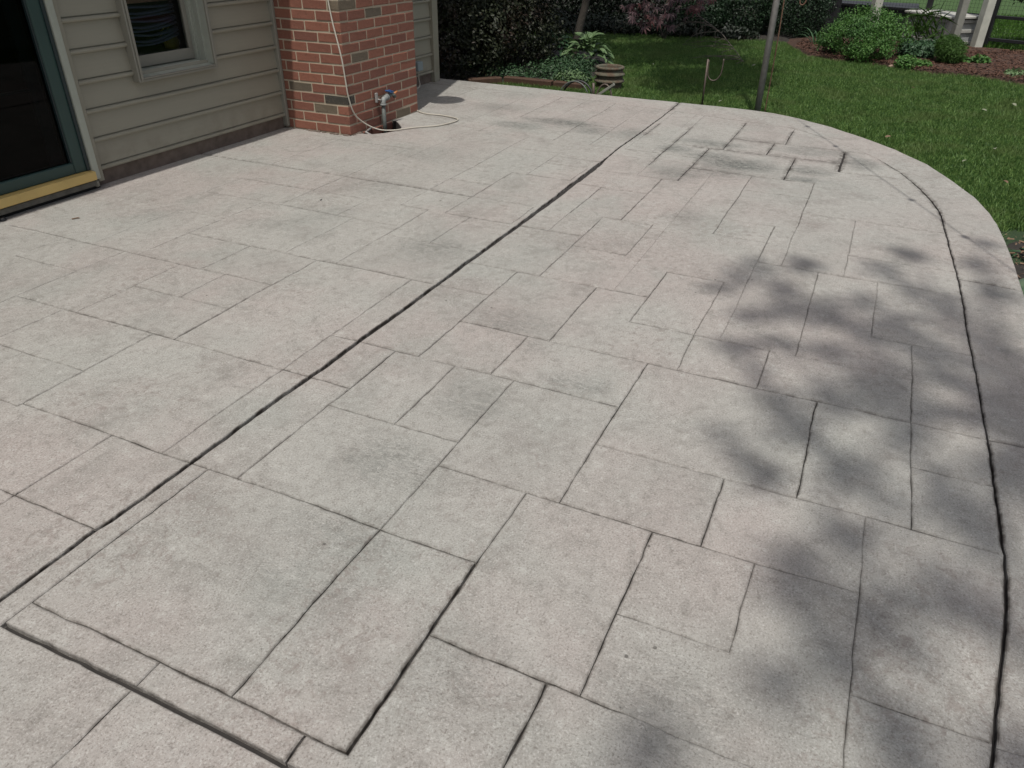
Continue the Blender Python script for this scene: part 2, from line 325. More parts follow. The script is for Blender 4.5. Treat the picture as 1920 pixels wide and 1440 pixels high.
# ================================================================ THE PATIO
ZL = -0.12                       # level of the lawn
SEG = '''A -0.346 1.8 2.66 0.8;A -0.236 1.06 1.56 0.7;A -0.202 2.99 3.17 0.5;
A -0.059 3.62 4.33 0.5;A -0.058 1.8 2.34 1.1;A 0.009 1.22 1.48 0.6;A 0.05 2.66 3.51 0.6;
A 0.1 5.34 5.9 2;A 0.143 1.51 1.8 1;A 0.143 2.37 2.65 0.9;A 0.219 4.09 4.97 0.9;A 0.269 0.95 1.47 1.1;
A 0.327 3.24 3.34 0.5;A 0.327 3.59 4.05 0.9;A 0.342 0.75 0.95 1.6;A 0.402 5 5.58 1.5;A 0.424 2.36 3.12 0.7;
A 0.518 5.93 6.38 1.3;A 0.53 1.51 2.34 1;A 0.593 5.6 5.91 1.3;A 0.597 3.77 4.97 0.9;A 0.628 0.65 1.18 2;
A 0.628 1.2 1.49 0.9;A 0.683 2.63 3.72 0.8;A 0.723 0.58 0.64 1.8;A 0.837 4.19 4.64 0.5;A 0.899 5.61 6.51 1.2;
A 0.914 0.65 1.18 1.3;A 0.914 1.21 2.05 0.8;A 0.914 2.38 2.89 0.9;A 0.914 3.33 3.73 0.7;A 0.995 4.65 5.57 1.3;
A 1.004 2.07 2.35 0.9;A 1.092 3.76 4.62 1;A 1.108 0.41 0.57 1.1;A 1.108 0.58 0.64 0.8;A 1.142 1.63 2.04 1;
A 1.191 2.91 3.72 0.9;A 1.259 4.92 6.16 1.1;A 1.296 2.06 2.9 0.9;A 1.327 6.52 6.71 0.4;A 1.378 3.75 4.29 0.9;
A 1.394 1.2 2.04 1;A 1.501 0.58 1.19 0.9;A 1.519 4.78 5.2 0.6;A 1.519 5.69 6.17 0.8;A 1.594 3.48 3.76 0.6;
A 1.594 4.36 4.61 0.6;A 1.68 1.19 1.74 0.8;A 1.68 1.75 2.39 0.8;A 1.68 2.17 2.61 0.9;A 1.704 6.19 6.73 0.8;
A 1.791 5.24 6.16 0.9;A 1.835 3.04 3.48 0.8;A 1.889 0.82 0.88 0.8;A 1.889 0.89 1.17 0.9;A 1.89 4.35 5.21 0.9;
A 1.988 3.49 4.34 0.8;A 2.074 5.25 5.79 0.9;A 2.074 5.95 6.71 0.8;A 2.093 2.63 3.48 0.7;A 2.192 1.74 2.29 1.2;
A 2.192 2.29 2.61 0.8;A 2.271 3.46 3.72 0.4;A 2.271 3.78 4.06 0.8;A 2.271 4.06 5.2 0.5;A 2.295 1.12 1.73 0.9;
A 2.34 6.31 6.78 0.7;A 2.382 2.65 3.15 0.7;A 2.451 2.02 2.28 0.6;A 2.485 3.2 3.45 0.3;A 2.58 1.33 1.42 0.7;
A 2.59 2.32 2.61 0.9;A 2.604 5.88 6.78 0.8;A 2.682 4.9 5.87 0.8;A 2.714 1.75 2.28 0.8;A 2.762 4.05 4.89 0.5;
A 2.783 1.46 1.72 0.8;A 2.877 3.18 3.97 0.9;A 2.903 5.84 6.41 0.9;A 2.988 2.32 3.16 0.7;A 3.069 1.67 2.27 0.7;
A 3.104 6.45 6.73 0.3;A 3.151 3.45 3.56 0.3;A 3.151 3.96 4.14 0.4;A 3.292 2.46 2.79 0.4;A 3.41 3.19 3.46 0.3;
A 3.464 3.82 4.58 0.8;A 3.474 1.98 2.28 0.5;A 3.485 5.64 7.03 0.8;A 3.876 2.29 2.52 0.3;B 0.575 0.79 1.51 5;
B 0.645 0.57 1.48 1.3;B 0.882 1.54 1.95 1.1;B 0.952 0.2 0.61 1.3;B 1.197 -0.45 -0.24 0.9;
B 1.197 0.09 0.26 0.6;B 1.197 0.63 2.27 1;B 1.427 2.3 2.73 0.9;B 1.499 -0.06 0.07 0.6;B 1.499 0.11 0.89 0.9;
B 1.624 0.9 1.39 0.8;B 1.74 1.42 2 0.9;B 1.74 1.82 3.05 0.9;B 1.8 -0.44 0.5 0.8;B 2.029 0.56 1.66 0.9;
B 2.029 2.21 2.7 0.6;B 2.029 3.06 3.5 0.6;B 2.097 -0.44 -0.34 0.6;B 2.294 2.2 3.85 0.7;
B 2.351 -0.54 -0.38 0.4;B 2.351 -0.34 0.43 1;B 2.351 0.36 1.29 0.8;B 2.616 1.3 1.54 0.7;B 2.616 1.57 2.99 0.8;
B 2.647 -0.1 0.04 0.3;B 2.647 0.14 0.43 0.7;B 2.647 0.42 0.66 0.6;B 2.861 3.16 3.36 0.3;B 2.904 0.69 1.54 0.8;
B 2.933 -0.4 -0.29 0.5;B 3.039 1.58 1.82 0.5;B 3.039 1.98 2.06 0.5;B 3.174 2.1 3.41 0.5;B 3.208 0.5 0.67 0.4;
B 3.324 0.94 1.18 0.8;B 3.468 1.23 1.52 0.6;B 3.468 1.6 1.98 0.5;B 3.468 2.09 2.23 0.6;B 3.468 2.55 2.91 0.6;
B 3.468 2.94 3.32 0.5;B 3.517 -0.41 0.33 0.6;B 3.789 0.95 1.2 0.6;B 3.789 1.56 1.99 0.5;B 3.789 1.99 4.06 1;
B 3.802 -0.31 -0.05 0.5;B 3.802 0.42 0.59 0.5;B 4.043 2 2.26 0.8;B 4.061 0.33 0.55 0.3;B 4.309 1.1 1.54 0.7;
B 4.351 1.6 2 0.7;B 4.653 0.28 0.5 0.3;B 4.653 0.99 1.23 0.4;B 4.653 1.67 1.86 0.4;B 4.843 1.55 1.63 0.8;
B 4.922 2.07 2.13 0.5;B 4.978 0.21 0.95 0.9;B 5.246 1.01 1.57 0.7;B 5.246 1.57 1.8 0.3;B 5.246 2.08 2.61 0.3;
B 5.34 -0.26 0.1 0.8;B 5.517 2.8 2.91 0.4;B 5.561 0.11 1.12 1;B 5.834 1.8 2.12 0.8;B 5.834 2.12 2.62 0.3;
B 5.919 -0.02 0.59 0.8;B 5.919 0.59 0.87 1;B 6.508 0.56 1.12 0.6;'''
OUT = [(-3.2, -.800), (1.5, -.800), (2.6, -.796), (3.7, -.792), (4.0, -.788), (4.19, -.783), (4.40, -.775), (4.65, -.763), (4.84, -.740),
       (5.13, -.681), (5.44, -.578), (5.81, -.430), (6.146, -.224), (6.418, .005), (6.69, .258), (6.885, .525), (7.0, .75),
       (7.045, .95), (7.06, 1.20), (7.062, 1.574), (7.066, 2.4), (7.075, 3.04), (7.08, 3.85), (7.09, 4.7)]
INN = [(-3.2, .40), (-.6, -.170), (.3, -.345), (.882, -.446), (1.138, -.488), (1.332, -.520), (1.527, -.546), (1.717, -.561), (2.0, -.566), (2.331, -.562), (2.796, -.556),
       (3.264, -.546), (3.738, -.531), (4.175, -.512), (4.613, -.490), (4.755, -.474), (4.955, -.440), (5.208, -.372), (5.512, -.264), (5.772, -.130),
       (5.940, -.020), (6.213, .217), (6.347, .356), (6.45, .475), (6.505, .58), (6.53, .72), (6.60, 1.12), (6.67, 1.56), (6.745, 2.1), (6.79, 3.0), (6.80, 4.7)]
WALL_Y, CX0, CX1, CY = 4.085, 4.665, 5.632, 3.452
NOTCH = [(4.775, CY), (4.772, 3.400), (4.800, 3.330), (4.85, 3.285), (4.93, 3.252), (5.0, 3.244), (5.07, 3.268), (5.13, 3.32), (5.20, 3.385), (5.238, 3.425), (5.238, CY)]
def hgap(s):                     # half width of a joint of strength s
    return .00105*s**1.5 if s < 2 else .0036+.0012*(s-2)
def main_hw(x):
    return float(np.interp(x, [.3, 1.1, 1.3, 1.8, 2.4, 3.0, 3.6, 4.3, 4.8, 4.86, 4.95, 5.4, 6.2, 7.1], [.005, .006, .0072, .0088, .0088, .0105, .013, .0165, .0165, .010, .005, .005, .004, .0035]))
def main_y(x):
    return float(np.interp(x, [.3, .61, .88, .92, 1.19, 1.75, 1.80, 2.05, 2.4, 2.9, 3.0, 3.78, 4.3, 4.35, 4.85, 5.3, 6.2, 7.1],
                           [1.567, 1.569, 1.574, 1.568, 1.567, 1.563, 1.556, 1.556, 1.551, 1.554, 1.549, 1.547, 1.552, 1.548, 1.562, 1.571, 1.566, 1.575]))
def warp(x, y, edge=False):
    """irregular hand-stamped wander of every joint, shared by the stones on both sides"""
    a = noise.noise_vector(Vector((x*3.1, y*3.1, 2.7)))*.0065 + noise.noise_vector(Vector((x*17, y*17, 9.1)))*.0030 + noise.noise_vector(Vector((x*60, y*60, 4.1)))*.0014
    k = 1.0
    if y > CY-.03 and x > CX0-.03 and x < CX1+.03: k = .15
    if edge: k = .35
    dy = 0.0
    if abs(y-1.56) < .035: dy = (main_y(x)-1.56)*(1-abs(y-1.56)/.035)
    return x+a.x*k, y+a.y*k+dy
segs = []
for t in SEG.replace('\n', '').split(';'):
    t = t.split()
    if t: segs.append([t[0]]+[float(v) for v in t[1:]])
segs = [s for s in segs if not (s[0] == 'A' and abs(s[1]-1.519) < .001)]
segs += [['A', 1.56, -3.2, 7.2, 20], ['B', .575, -.9, 1.56, 5], ['B', -.35, -.9, 4.2, .9], ['B', -1.5, -.9, 4.2, .9], ['A', .5, -.9, .575, .9], ['A', 2.6, -3.2, 1.3, .8],
         ['A', 3.4, -3.2, 1.9, .8], ['A', -.1, -3.2, .575, .8], ['B', 1.18, 2.3, 4.1, .6], ['A', 1.519, 4.98, 5.2, .4], ['A', 1.519, 5.72, 6.15, 1.0], ['B', 4.66, 3.0, 3.45, .12], ['B', CX0, 3.452, 4.12, .1], ['B', CX1, 3.452, 4.12, .1],
         ['B', 4.55, 2.762, 3.15, .4], ['B', 5.32, 2.70, 3.15, .35], ['B', 5.42, 3.15, 3.452, .3], ['B', 6.2, 3.11, 3.485, .4], ['B', 4.36, -.45, .22, .4]]
segs = [s for s in segs if not (s[0] == 'B' and s[1] == 6.508) and s[1] != 4.66]
# extend every loose end until it meets a crossing joint
def crossing(k, c, p):
    o = 'B' if k == 'A' else 'A'
    return any(s[0] == o and abs(s[1]-p) < .03 and s[2]-.03 <= c <= s[3]+.03 for s in segs)
ext = []
for s in segs:
    for end in (2, 3):
        k, c, p = s[0], s[1], s[end]; d = -1 if end == 2 else 1
        o = 'B' if k == 'A' else 'A'
        hit = [q[1] for q in segs if q[0] == o and q[2]-.10 <= c <= q[3]+.10 and (q[1]-p)*d > -.06]
        tgt = min(hit, key=lambda v: (v-p)*d) if hit else p+d*9
        if abs(tgt-p) < .06: s[end] = tgt
        else: ext.append([k, c, min(p, tgt), max(p, tgt), min(.34, s[4]*.4)])
allseg = segs+ext
XS = sorted({-3.2, 7.2, CX0, CX1} | {round(s[1], 4) for s in allseg if s[0] == 'B'} | {round(min(max(s[i], -3.2), 7.2), 4) for s in allseg if s[0] == 'A' for i in (2, 3)})
YS = sorted({-.9, CY, 4.12} | {round(s[1], 4) for s in allseg if s[0] == 'A'} | {round(min(max(s[i], -.9), 4.12), 4) for s in allseg if s[0] == 'B' for i in (2, 3)})
nx, ny = len(XS)-1, len(YS)-1
vw = np.zeros((nx+1, ny)); hw = np.zeros((nx, ny+1))       # walls on vertical (const X) and horizontal (const Y) unit edges
for k, c, a, b, s in allseg:
    c = round(c, 4)
    if k == 'B' and c in XS:
        i = XS.index(c)
        for j in range(ny):
            m = (YS[j]+YS[j+1])/2
            if a < m < b: vw[i, j] = max(vw[i, j], s)
    if k == 'A' and c in YS:
        j = YS.index(c)
        for i in range(nx):
            m = (XS[i]+XS[i+1])/2
            if a < m < b: hw[i, j] = max(hw[i, j], s)
comp = -np.ones((nx, ny), int); nc = 0
def incell(i, j):
    x, y = (XS[i]+XS[i+1])/2, (YS[j]+YS[j+1])/2
    return not (CX0 < x < CX1 and y > CY)
for i in range(nx):
    for j in range(ny):
        if comp[i, j] >= 0 or not incell(i, j): continue
        st = [(i, j)]; comp[i, j] = nc
        while st:
            a, b = st.pop()
            for (c, d, w) in ((a-1, b, vw[a, b]), (a+1, b, vw[a+1, b]), (a, b-1, hw[a, b]), (a, b+1, hw[a, b+1])):
                if 0 <= c < nx and 0 <= d < ny and comp[c, d] < 0 and w == 0 and incell(c, d):
                    comp[c, d] = nc; st.append((c, d))
        nc += 1
# swallow slivers into the neighbour across the faintest joint
def areas():
    A = {}
    for i in range(nx):
        for j in range(ny):
            if comp[i, j] >= 0: A[comp[i, j]] = A.get(comp[i, j], 0)+(XS[i+1]-XS[i])*(YS[j+1]-YS[j])
    return A
for _ in range(6):
    A = areas(); small = [c for c, a in A.items() if a < .018]
    if not small: break
    for c in sorted(small, key=lambda c: A[c]):
        best = {}
        for i, j in zip(*np.where(comp == c)):
            for (a, b, w) in ((i-1, j, vw[i, j]), (i+1, j, vw[i+1, j]), (i, j-1, hw[i, j]), (i, j+1, hw[i, j+1])):
                if 0 <= a < nx and 0 <= b < ny and comp[a, b] >= 0 and comp[a, b] != c and w < 4:
                    L_ = (YS[j+1]-YS[j]) if a != i else (XS[i+1]-XS[i])
                    q = best.setdefault(comp[a, b], [0, 0]); q[0] += L_; q[1] += w*L_
        if best:
            t = max(best, key=lambda q: best[q][0]-.7*best[q][1]); comp[comp == c] = t
def outline(c):
    """outer loop of a component, CCW, list of (x, y, strength of the edge that starts here)"""
    E_ = {}
    for i, j in zip(*np.where(comp == c)):
        i, j = int(i), int(j)
        nb = lambda a, b: (comp[a, b] == c) if (0 <= a < nx and 0 <= b < ny) else False
        if not nb(i, j-1): E_.setdefault((i, j), []).append(((i+1, j), hw[i, j]))
        if not nb(i+1, j): E_.setdefault((i+1, j), []).append(((i+1, j+1), vw[i+1, j]))
        if not nb(i, j+1): E_.setdefault((i+1, j+1), []).append(((i, j+1), hw[i, j+1]))
        if not nb(i-1, j): E_.setdefault((i, j+1), []).append(((i, j), vw[i, j]))
    loops = []
    while E_:
        st = next(iter(E_)); cur = st; lp = []
        while True:
            nxt, w = E_[cur].pop(0)
            if not E_[cur]: del E_[cur]
            lp.append((XS[cur[0]], YS[cur[1]], max(w, .12))); cur = nxt
            if cur == st or cur not in E_: break
        loops.append(lp)
    def ar(l): return sum(l[i][0]*l[(i+1) % len(l)][1]-l[(i+1) % len(l)][0]*l[i][1] for i in range(len(l)))/2
    return max(loops, key=ar)
def clip(poly, a, b, s_new):
    """keep the side left of a->b (poly items: x, y, s)"""
    out = []; n = len(poly)
    side = lambda p: (b[0]-a[0])*(p[1]-a[1])-(b[1]-a[1])*(p[0]-a[0])
    for i in range(n):
        p, q = poly[i], poly[(i+1) % n]; sp, sq = side(p), side(q)
        if sp >= 0: out.append(p if sq >= 0 or abs(sp) > 1e-12 else p)
        if (sp >= 0) != (sq >= 0):
            t = sp/(sp-sq); x, y = p[0]+(q[0]-p[0])*t, p[1]+(q[1]-p[1])*t
            out.append((x, y, s_new if sp >= 0 else p[2]))
    return out
def groove_strength(x, y):
    if x > 5.95 or y > .2: return .5
    return float(np.interp(x, [.6, 1.6, 2.6, 3.6, 4.7, 5.4, 5.95], [2.1, 2.3, 1.9, 1.8, 2.0, 1.4, .8]))
def solve_off(n0, g0, n1, g1):
    det = n0[0]*n1[1]-n0[1]*n1[0]
    if abs(det) < .15:
        g = (g0+g1)/2; n = (n0[0]+n1[0], n0[1]+n1[1]); l = math.hypot(*n) or 1
        return n[0]/l*g, n[1]/l*g
    return (g0*n1[1]-g1*n0[1])/det, (n0[0]*g1-n1[0]*g0)/det
def stone(name, loop, parent, step=.028, dz=0.0):
    """one stamped stone: flat top, worn shoulders, sides going down into the joint"""
    P = []
    for i, (x, y, s) in enumerate(loop):
        x2, y2, _ = loop[(i+1) % len(loop)]; L_ = math.hypot(x2-x, y2-y)
        if L_ < 1e-5: continue
        n = max(1, int(L_/step))
        for k_ in range(n):
            t = k_/n; P.append((x+(x2-x)*t, y+(y2-y)*t, s))
    n = len(P)
    if n < 4: return None
    nr = []
    for i in range(n):
        x, y, s = P[i]; x2, y2, _ = P[(i+1) % n]; dx, dy = x2-x, y2-y; l = math.hypot(dx, dy) or 1
        nr.append((-dy/l, dx/l))
    rings = [[], [], [], []]
    for i in range(n):
        x, y, s1 = P[i]; s0 = P[i-1][2]; n0, n1 = nr[i-1], nr[i]
        wx, wy = warp(x, y, s1 >= 90 or s0 >= 90)
        nz = .5+.5*noise.noise(Vector((x*9, y*9, 1.3)))+.45*noise.noise(Vector((x*33, y*33, 5.3)))
        nz = max(.12, nz*1.5)
        def gp(s):
            if s >= 90: return .0005
            if s >= 19: return main_hw(x)*(.85+.25*nz)
            if s >= 4: return .0060
            if s >= 1.75: return hgap(s)*(.75+.25*nz)
            return hgap(s)*nz
        def sh(s):
            if s >= 90: return .012
            if s >= 19: return .004
            if s >= 4: return .0050
            return .0035+.0022*min(s, 1.6)+.0015*nz
        # joints that run across the line of the house were pressed wider and softer than those along it
        k0 = 1.0 if abs(n0[0]) < .7 else 1.0+.75*min(1, max(0, (x-.8)/3.0)); k1 = 1.0 if abs(n1[0]) < .7 else 1.0+.75*min(1, max(0, (x-.8)/3.0))
        far = 1+.9*min(1, max(0, (x-4.3)/.8))          # the far stones opened up most
        if s0 >= 1: k0 *= far
        if s1 >= 1: k1 *= far
        if s0 >= 1.75 and x < 4.5: k0 = 1.0
        if s1 >= 1.75 and x < 4.5: k1 = 1.0
        if s0 >= 3: k0 = 1.0
        if s1 >= 3: k1 = 1.0
        g0, g1 = gp(s0)*k0, gp(s1)*k1; b0, b1 = sh(s0)*k0*k0, sh(s1)*k1*k1
        dep = max(.0022, min(.02, .0022+.0045*min(s1, 3)))
        for r, (k_, z) in enumerate(((0, None), (0.02, -.30), (.4, -.07), (1, 0))):
            ox, oy = solve_off(n0, g0+b0*k_, n1, g1+b1*k_)
            zz = -.02 if z is None else z*(.013 if s1 < 90 else .03)*(min(1.0, .45+.4*s1) if s1 < 90 else 1)
            if z is None and (s1 >= 90): zz = -.15
            rings[r].append((wx+ox, wy+oy, zz+dz))
    bm = bmesh.new()
    lay = bm.verts.layers.float.new('stain'); rim = bm.verts.layers.float.new('rim')
    rv = [[bm.verts.new(v) for v in r] for r in rings]
    for r, wv in ((0, 1.0), (1, 1.0), (2, .65)):
        for i, v in enumerate(rv[r]):
            s_ = P[i][2]; v[rim] = wv*(.5 if s_ >= 90 else .5 if s_ == 5 else min(1.0, .12+.42*s_))
    for r in range(3):
        for i in range(n): bm.faces.new((rv[r][i], rv[r][(i+1) % n], rv[r+1][(i+1) % n], rv[r+1][i]))
    top = bm.faces.new(rv[3]); bm.edges.ensure_lookup_table()
    for i in range(n):
        e = bm.edges.get((rv[3][i], rv[3][(i+1) % n]))
        if e: e.smooth = False
    faces = [top]
    for ax in (0, 1):
        lo = min(v[ax] for v in rings[3]); hi = max(v[ax] for v in rings[3]); g = .095
        for q in range(int(lo/g), int(hi/g)+1):
            no = (1, 0, 0) if ax == 0 else (0, 1, 0)
            faces = [f for f in faces if f.is_valid]
            geo = faces+list({e for f in faces for e in f.edges})+list({v for f in faces for v in f.verts})
            res = bmesh.ops.bisect_plane(bm, geom=geo, dist=1e-5, plane_co=(q*g, q*g, 0), plane_no=no)
            faces = [x for x in res['geom'] if isinstance(x, bmesh.types.BMFace)]
    for f in faces:
        if f.is_valid: f.smooth = False
    for v in bm.verts:
        x, y = v.co.x, v.co.y; t = 0.0
        for (sx, sy, rx, ry, a) in STAINS:
            d = math.hypot((x-sx)/rx, (y-sy)/ry)
            if d < 1.3: u = min(1, (1.3-d)/1.15); t = max(t, a*(1 if sx > 4.6 else .62)*u*u*(3-2*u))
        v[lay] = t
        if v.co.z > -.012: v.co.z += noise.noise(Vector((x*2.6, y*2.6, .7)))*.0020+noise.noise(Vector((x*7, y*7, 3.7)))*.0009
    me = bpy.data.meshes.new(name); bm.to_mesh(me); bm.free(); me.materials.append(M['concrete'])
    o = bpy.data.objects.new(name, me); COL.objects.link(o); o.parent = parent
    return o
patio = None
# the dirt-dark bed the stones sit on
bed = [(-3.2, -.79)]+[(x-.012 if x > 6 else x, y+.012) for x, y in OUT[1:-1]]+[(7.06, 4.60), (6.975, 4.60), (6.975, WALL_Y), (CX1, WALL_Y), (CX1, CY)]+NOTCH[::-1]+[(CX0, CY), (CX0, WALL_Y), (-3.2, WALL_Y)]
bm = bmesh.new(); vs = [bm.verts.new((x, y, -.016)) for x, y in bed]; ft = bm.faces.new(vs)
ext_ = bmesh.ops.extrude_face_region(bm, geom=[ft])
for v in [g for g in ext_['geom'] if isinstance(g, bmesh.types.BMVert)]: v.co.z = -.26
bmesh.ops.triangulate(bm, faces=[f for f in bm.faces if len(f.verts) > 4]); bmesh.ops.recalc_face_normals(bm, faces=bm.faces)
me = bpy.data.meshes.new('patio'); bm.to_mesh(me); bm.free(); me.materials.append(M['grout'])
patio = bpy.data.objects.new('patio', me); COL.objects.link(patio); tag(patio, kind='structure')
n_st = 0
for c in sorted(set(comp[comp >= 0].tolist())):
    lp = outline(c)
    # notch of the tap pit in the stone that lies along the chimney
    on = [p for p in lp if abs(p[1]-CY) < 1e-3]
    if on and min(p[0] for p in on) < 4.775 and max(p[0] for p in on) > 5.238 and min(p[1] for p in lp) > 2:
        lp = [p for p in lp if not (abs(p[1]-CY) < 1e-3 and 4.775 < p[0] < 5.238)]
        for i in range(len(lp)):
            p, p2 = lp[i], lp[(i+1) % len(lp)]
            if abs(p[1]-CY) < 1e-3 and abs(p2[1]-CY) < 1e-3 and p[0] >= 5.238 and p2[0] <= 4.775:
                lp[i+1:i+1] = [(x, y, .3) for x, y in NOTCH[::-1]]; break
    for a, b in zip(INN, INN[1:]):
        if len(lp) < 3: break
        lp = clip(lp, a, b, groove_strength((a[0]+b[0])/2, (a[1]+b[1])/2))
    lp = [p for i, p in enumerate(lp) if math.hypot(p[0]-lp[(i+1) % len(lp)][0], p[1]-lp[(i+1) % len(lp)][1]) > 1e-4] if len(lp) > 2 else lp
    if len(lp) < 3: continue
    A_ = abs(sum(lp[i][0]*lp[(i+1) % len(lp)][1]-lp[(i+1) % len(lp)][0]*lp[i][1] for i in range(len(lp)))/2)
    if A_ < .002: continue
    if max(p[0] for p in lp) < -1.5: continue
    if stone('paving_stone', lp, patio, dz=random.uniform(-.0006, .0006)): n_st += 1
# border band between the curved groove and the edge of the slab
def resample(pts, cuts):
    return pts
def band_piece(o_pts, i_pts, s_start, s_end):
    lp = [(x, y, 99) for x, y in o_pts]
    lp[-1] = (*o_pts[-1], s_end)
    ii = [(x, y, groove_strength(x, y)) for x, y in i_pts[::-1]]
    # strength belongs to the edge that starts at the vertex
    lp += ii; lp[-1] = (*i_pts[0], s_start)
    stone('border_slab', lp, patio)
def split(pts, f0, f1):
    return [p for p in pts if f0 <= 0]
def sub(pts, key, a, b, pa, pb):
    mid = [p for p in pts if a < key(p) < b]
    return [pa]+mid+[pb]
kx = lambda p: p[0] if (p[1] < .3 or p[0] < 1) else 10+p[1]
cuts = [((-3.2, -.80), (-3.2, .40), .9), ((1.2, -.8), (1.19, -.4965), .25), ((2.356, -.797), (2.353, -.562), .9), ((3.705, -.792), (3.726, -.5315), 1.0),
        ((5.30, -.625), (5.20, -.3745), .2), ((7.062, 1.574), (6.67, 1.56), 1.8), ((7.077, 3.45), (6.794, 3.45), .2), ((7.09, 4.7), (6.80, 4.7), .9)]
for (o0, i0, s0), (o1, i1, s1) in zip(cuts, cuts[1:]):
    op = [o0]+[p for p in OUT if kx(o0)+1e-3 < kx(p) < kx(o1)-1e-3]+[o1]
    ip = [i0]+[p for p in INN if kx(i0)+1e-3 < kx(p) < kx(i1)-1e-3]+[i1]
    band_piece(op, ip, s0, s1)
print('paving stones', n_st)
# ================================================================ GROUND AROUND THE PATIO
def sheet(name, pts, z, mat, kind='structure', sub=0):
    bm = bmesh.new(); f = bm.faces.new([bm.verts.new((x, y, z)) for x, y in pts])
    bmesh.ops.triangulate(bm, faces=[f]); me = bpy.data.meshes.new(name); bm.to_mesh(me); bm.free(); me.materials.append(mat)
    o = bpy.data.objects.new(name, me); COL.objects.link(o); tag(o, kind=kind); return o
sheet('lawn', [(-60, -60), (13.9, -60), (13.9, 60), (-60, 60)], ZL-.03, M['lawn'])
sheet('far_lawn', [(13.9, -60), (90, -60), (90, 60), (13.9, 60)], ZL-.03, M['farlawn'])
def mound(name, poly, z, mat, bumpy=.03, step=.12, edge=.25):
    """a bed of soil or mulch that rises from its edge"""
    xs = [p[0] for p in poly]; ys = [p[1] for p in poly]
    def inside(x, y):
        c = False; n = len(poly)
        for i in range(n):
            (x1, y1), (x2, y2) = poly[i], poly[(i+1) % n]
            if (y1 > y) != (y2 > y) and x < (x2-x1)*(y-y1)/(y2-y1)+x1: c = not c
        return c
    def dist(x, y):
        d = 9; n = len(poly)
        for i in range(n):
            (x1, y1), (x2, y2) = poly[i], poly[(i+1) % n]; dx, dy = x2-x1, y2-y1
            t = max(0, min(1, ((x-x1)*dx+(y-y1)*dy)/(dx*dx+dy*dy))); d = min(d, math.hypot(x-x1-dx*t, y-y1-dy*t))
        return d if inside(x, y) else -d
    V, Fc, ix = [], [], {}
    nx_, ny_ = int((max(xs)-min(xs)+.4)/step)+1, int((max(ys)-min(ys)+.4)/step)+1
    for i in range(nx_+1):
        for j in range(ny_+1):
            x, y = min(xs)-.2+i*step, min(ys)-.2+j*step; d = dist(x, y)
            if d < -.15: continue
            h = min(1, max(0, (d+.1)/edge)); zz = ZL-.04+(z-ZL+.04)*h*h*(3-2*h)+noise.noise(Vector((x*4, y*4, 0)))*bumpy*h
            ix[i, j] = len(V); V.append((x, y, zz))
    for i in range(nx_):
        for j in range(ny_):
            q = [(i, j), (i+1, j), (i+1, j+1), (i, j+1)]
            if all(k_ in ix for k_ in q): Fc.append([ix[k_] for k_ in q])
    o = mesh_obj(name, V, Fc, mat, smooth=True); tag(o, kind='structure'); return o
BEDR = [(11.62, .95), (11.45, .62), (11.55, .30), (11.20, 0), (11.02, -.30), (10.92, -.60), (10.94, -.90), (10.74, -1.25), (10.5, -1.7), (10.3, -2.6), (10.2, -3.6),
        (13.2, -3.6), (13.35, -2.2), (13.7, -1.3), (14.0, -.4), (14.0, 1.0), (13.2, 1.5), (12.3, 1.2)]
mound('mulch_bed', BEDR, ZL+.035, M['mulch'])
BEDL = [(7.12, 4.9), (7.13, 3.98), (7.45, 3.9), (7.82, 3.72), (7.84, 2.85), (8.05, 2.80), (8.5, 2.95), (9.2, 2.98), (10.2, 3.3), (10.9, 4.0), (11.2, 6), (10, 8.5), (7.0, 8.5)]
mound('planting_bed', BEDL, ZL+.03, M['soil'])
BEDC = [(4.95, -.79), (4.6, -.80), (4.1, -.82), (3.5, -.83), (2.2, -.83), (2.2, -2.4), (4.2, -2.3), (4.9, -1.6), (5.12, -1.15), (5.06, -.90)]
mound('corner_bed', BEDC, ZL-.03, M['soil'], .025)
mound('back_bed', [(12.9, 1.3), (13.1, 2.3), (13.0, 3.4), (12.6, 4.6), (11.4, 6.0), (11.4, 9), (19, 9), (19, 1.4)], ZL+.04, M['soil'])

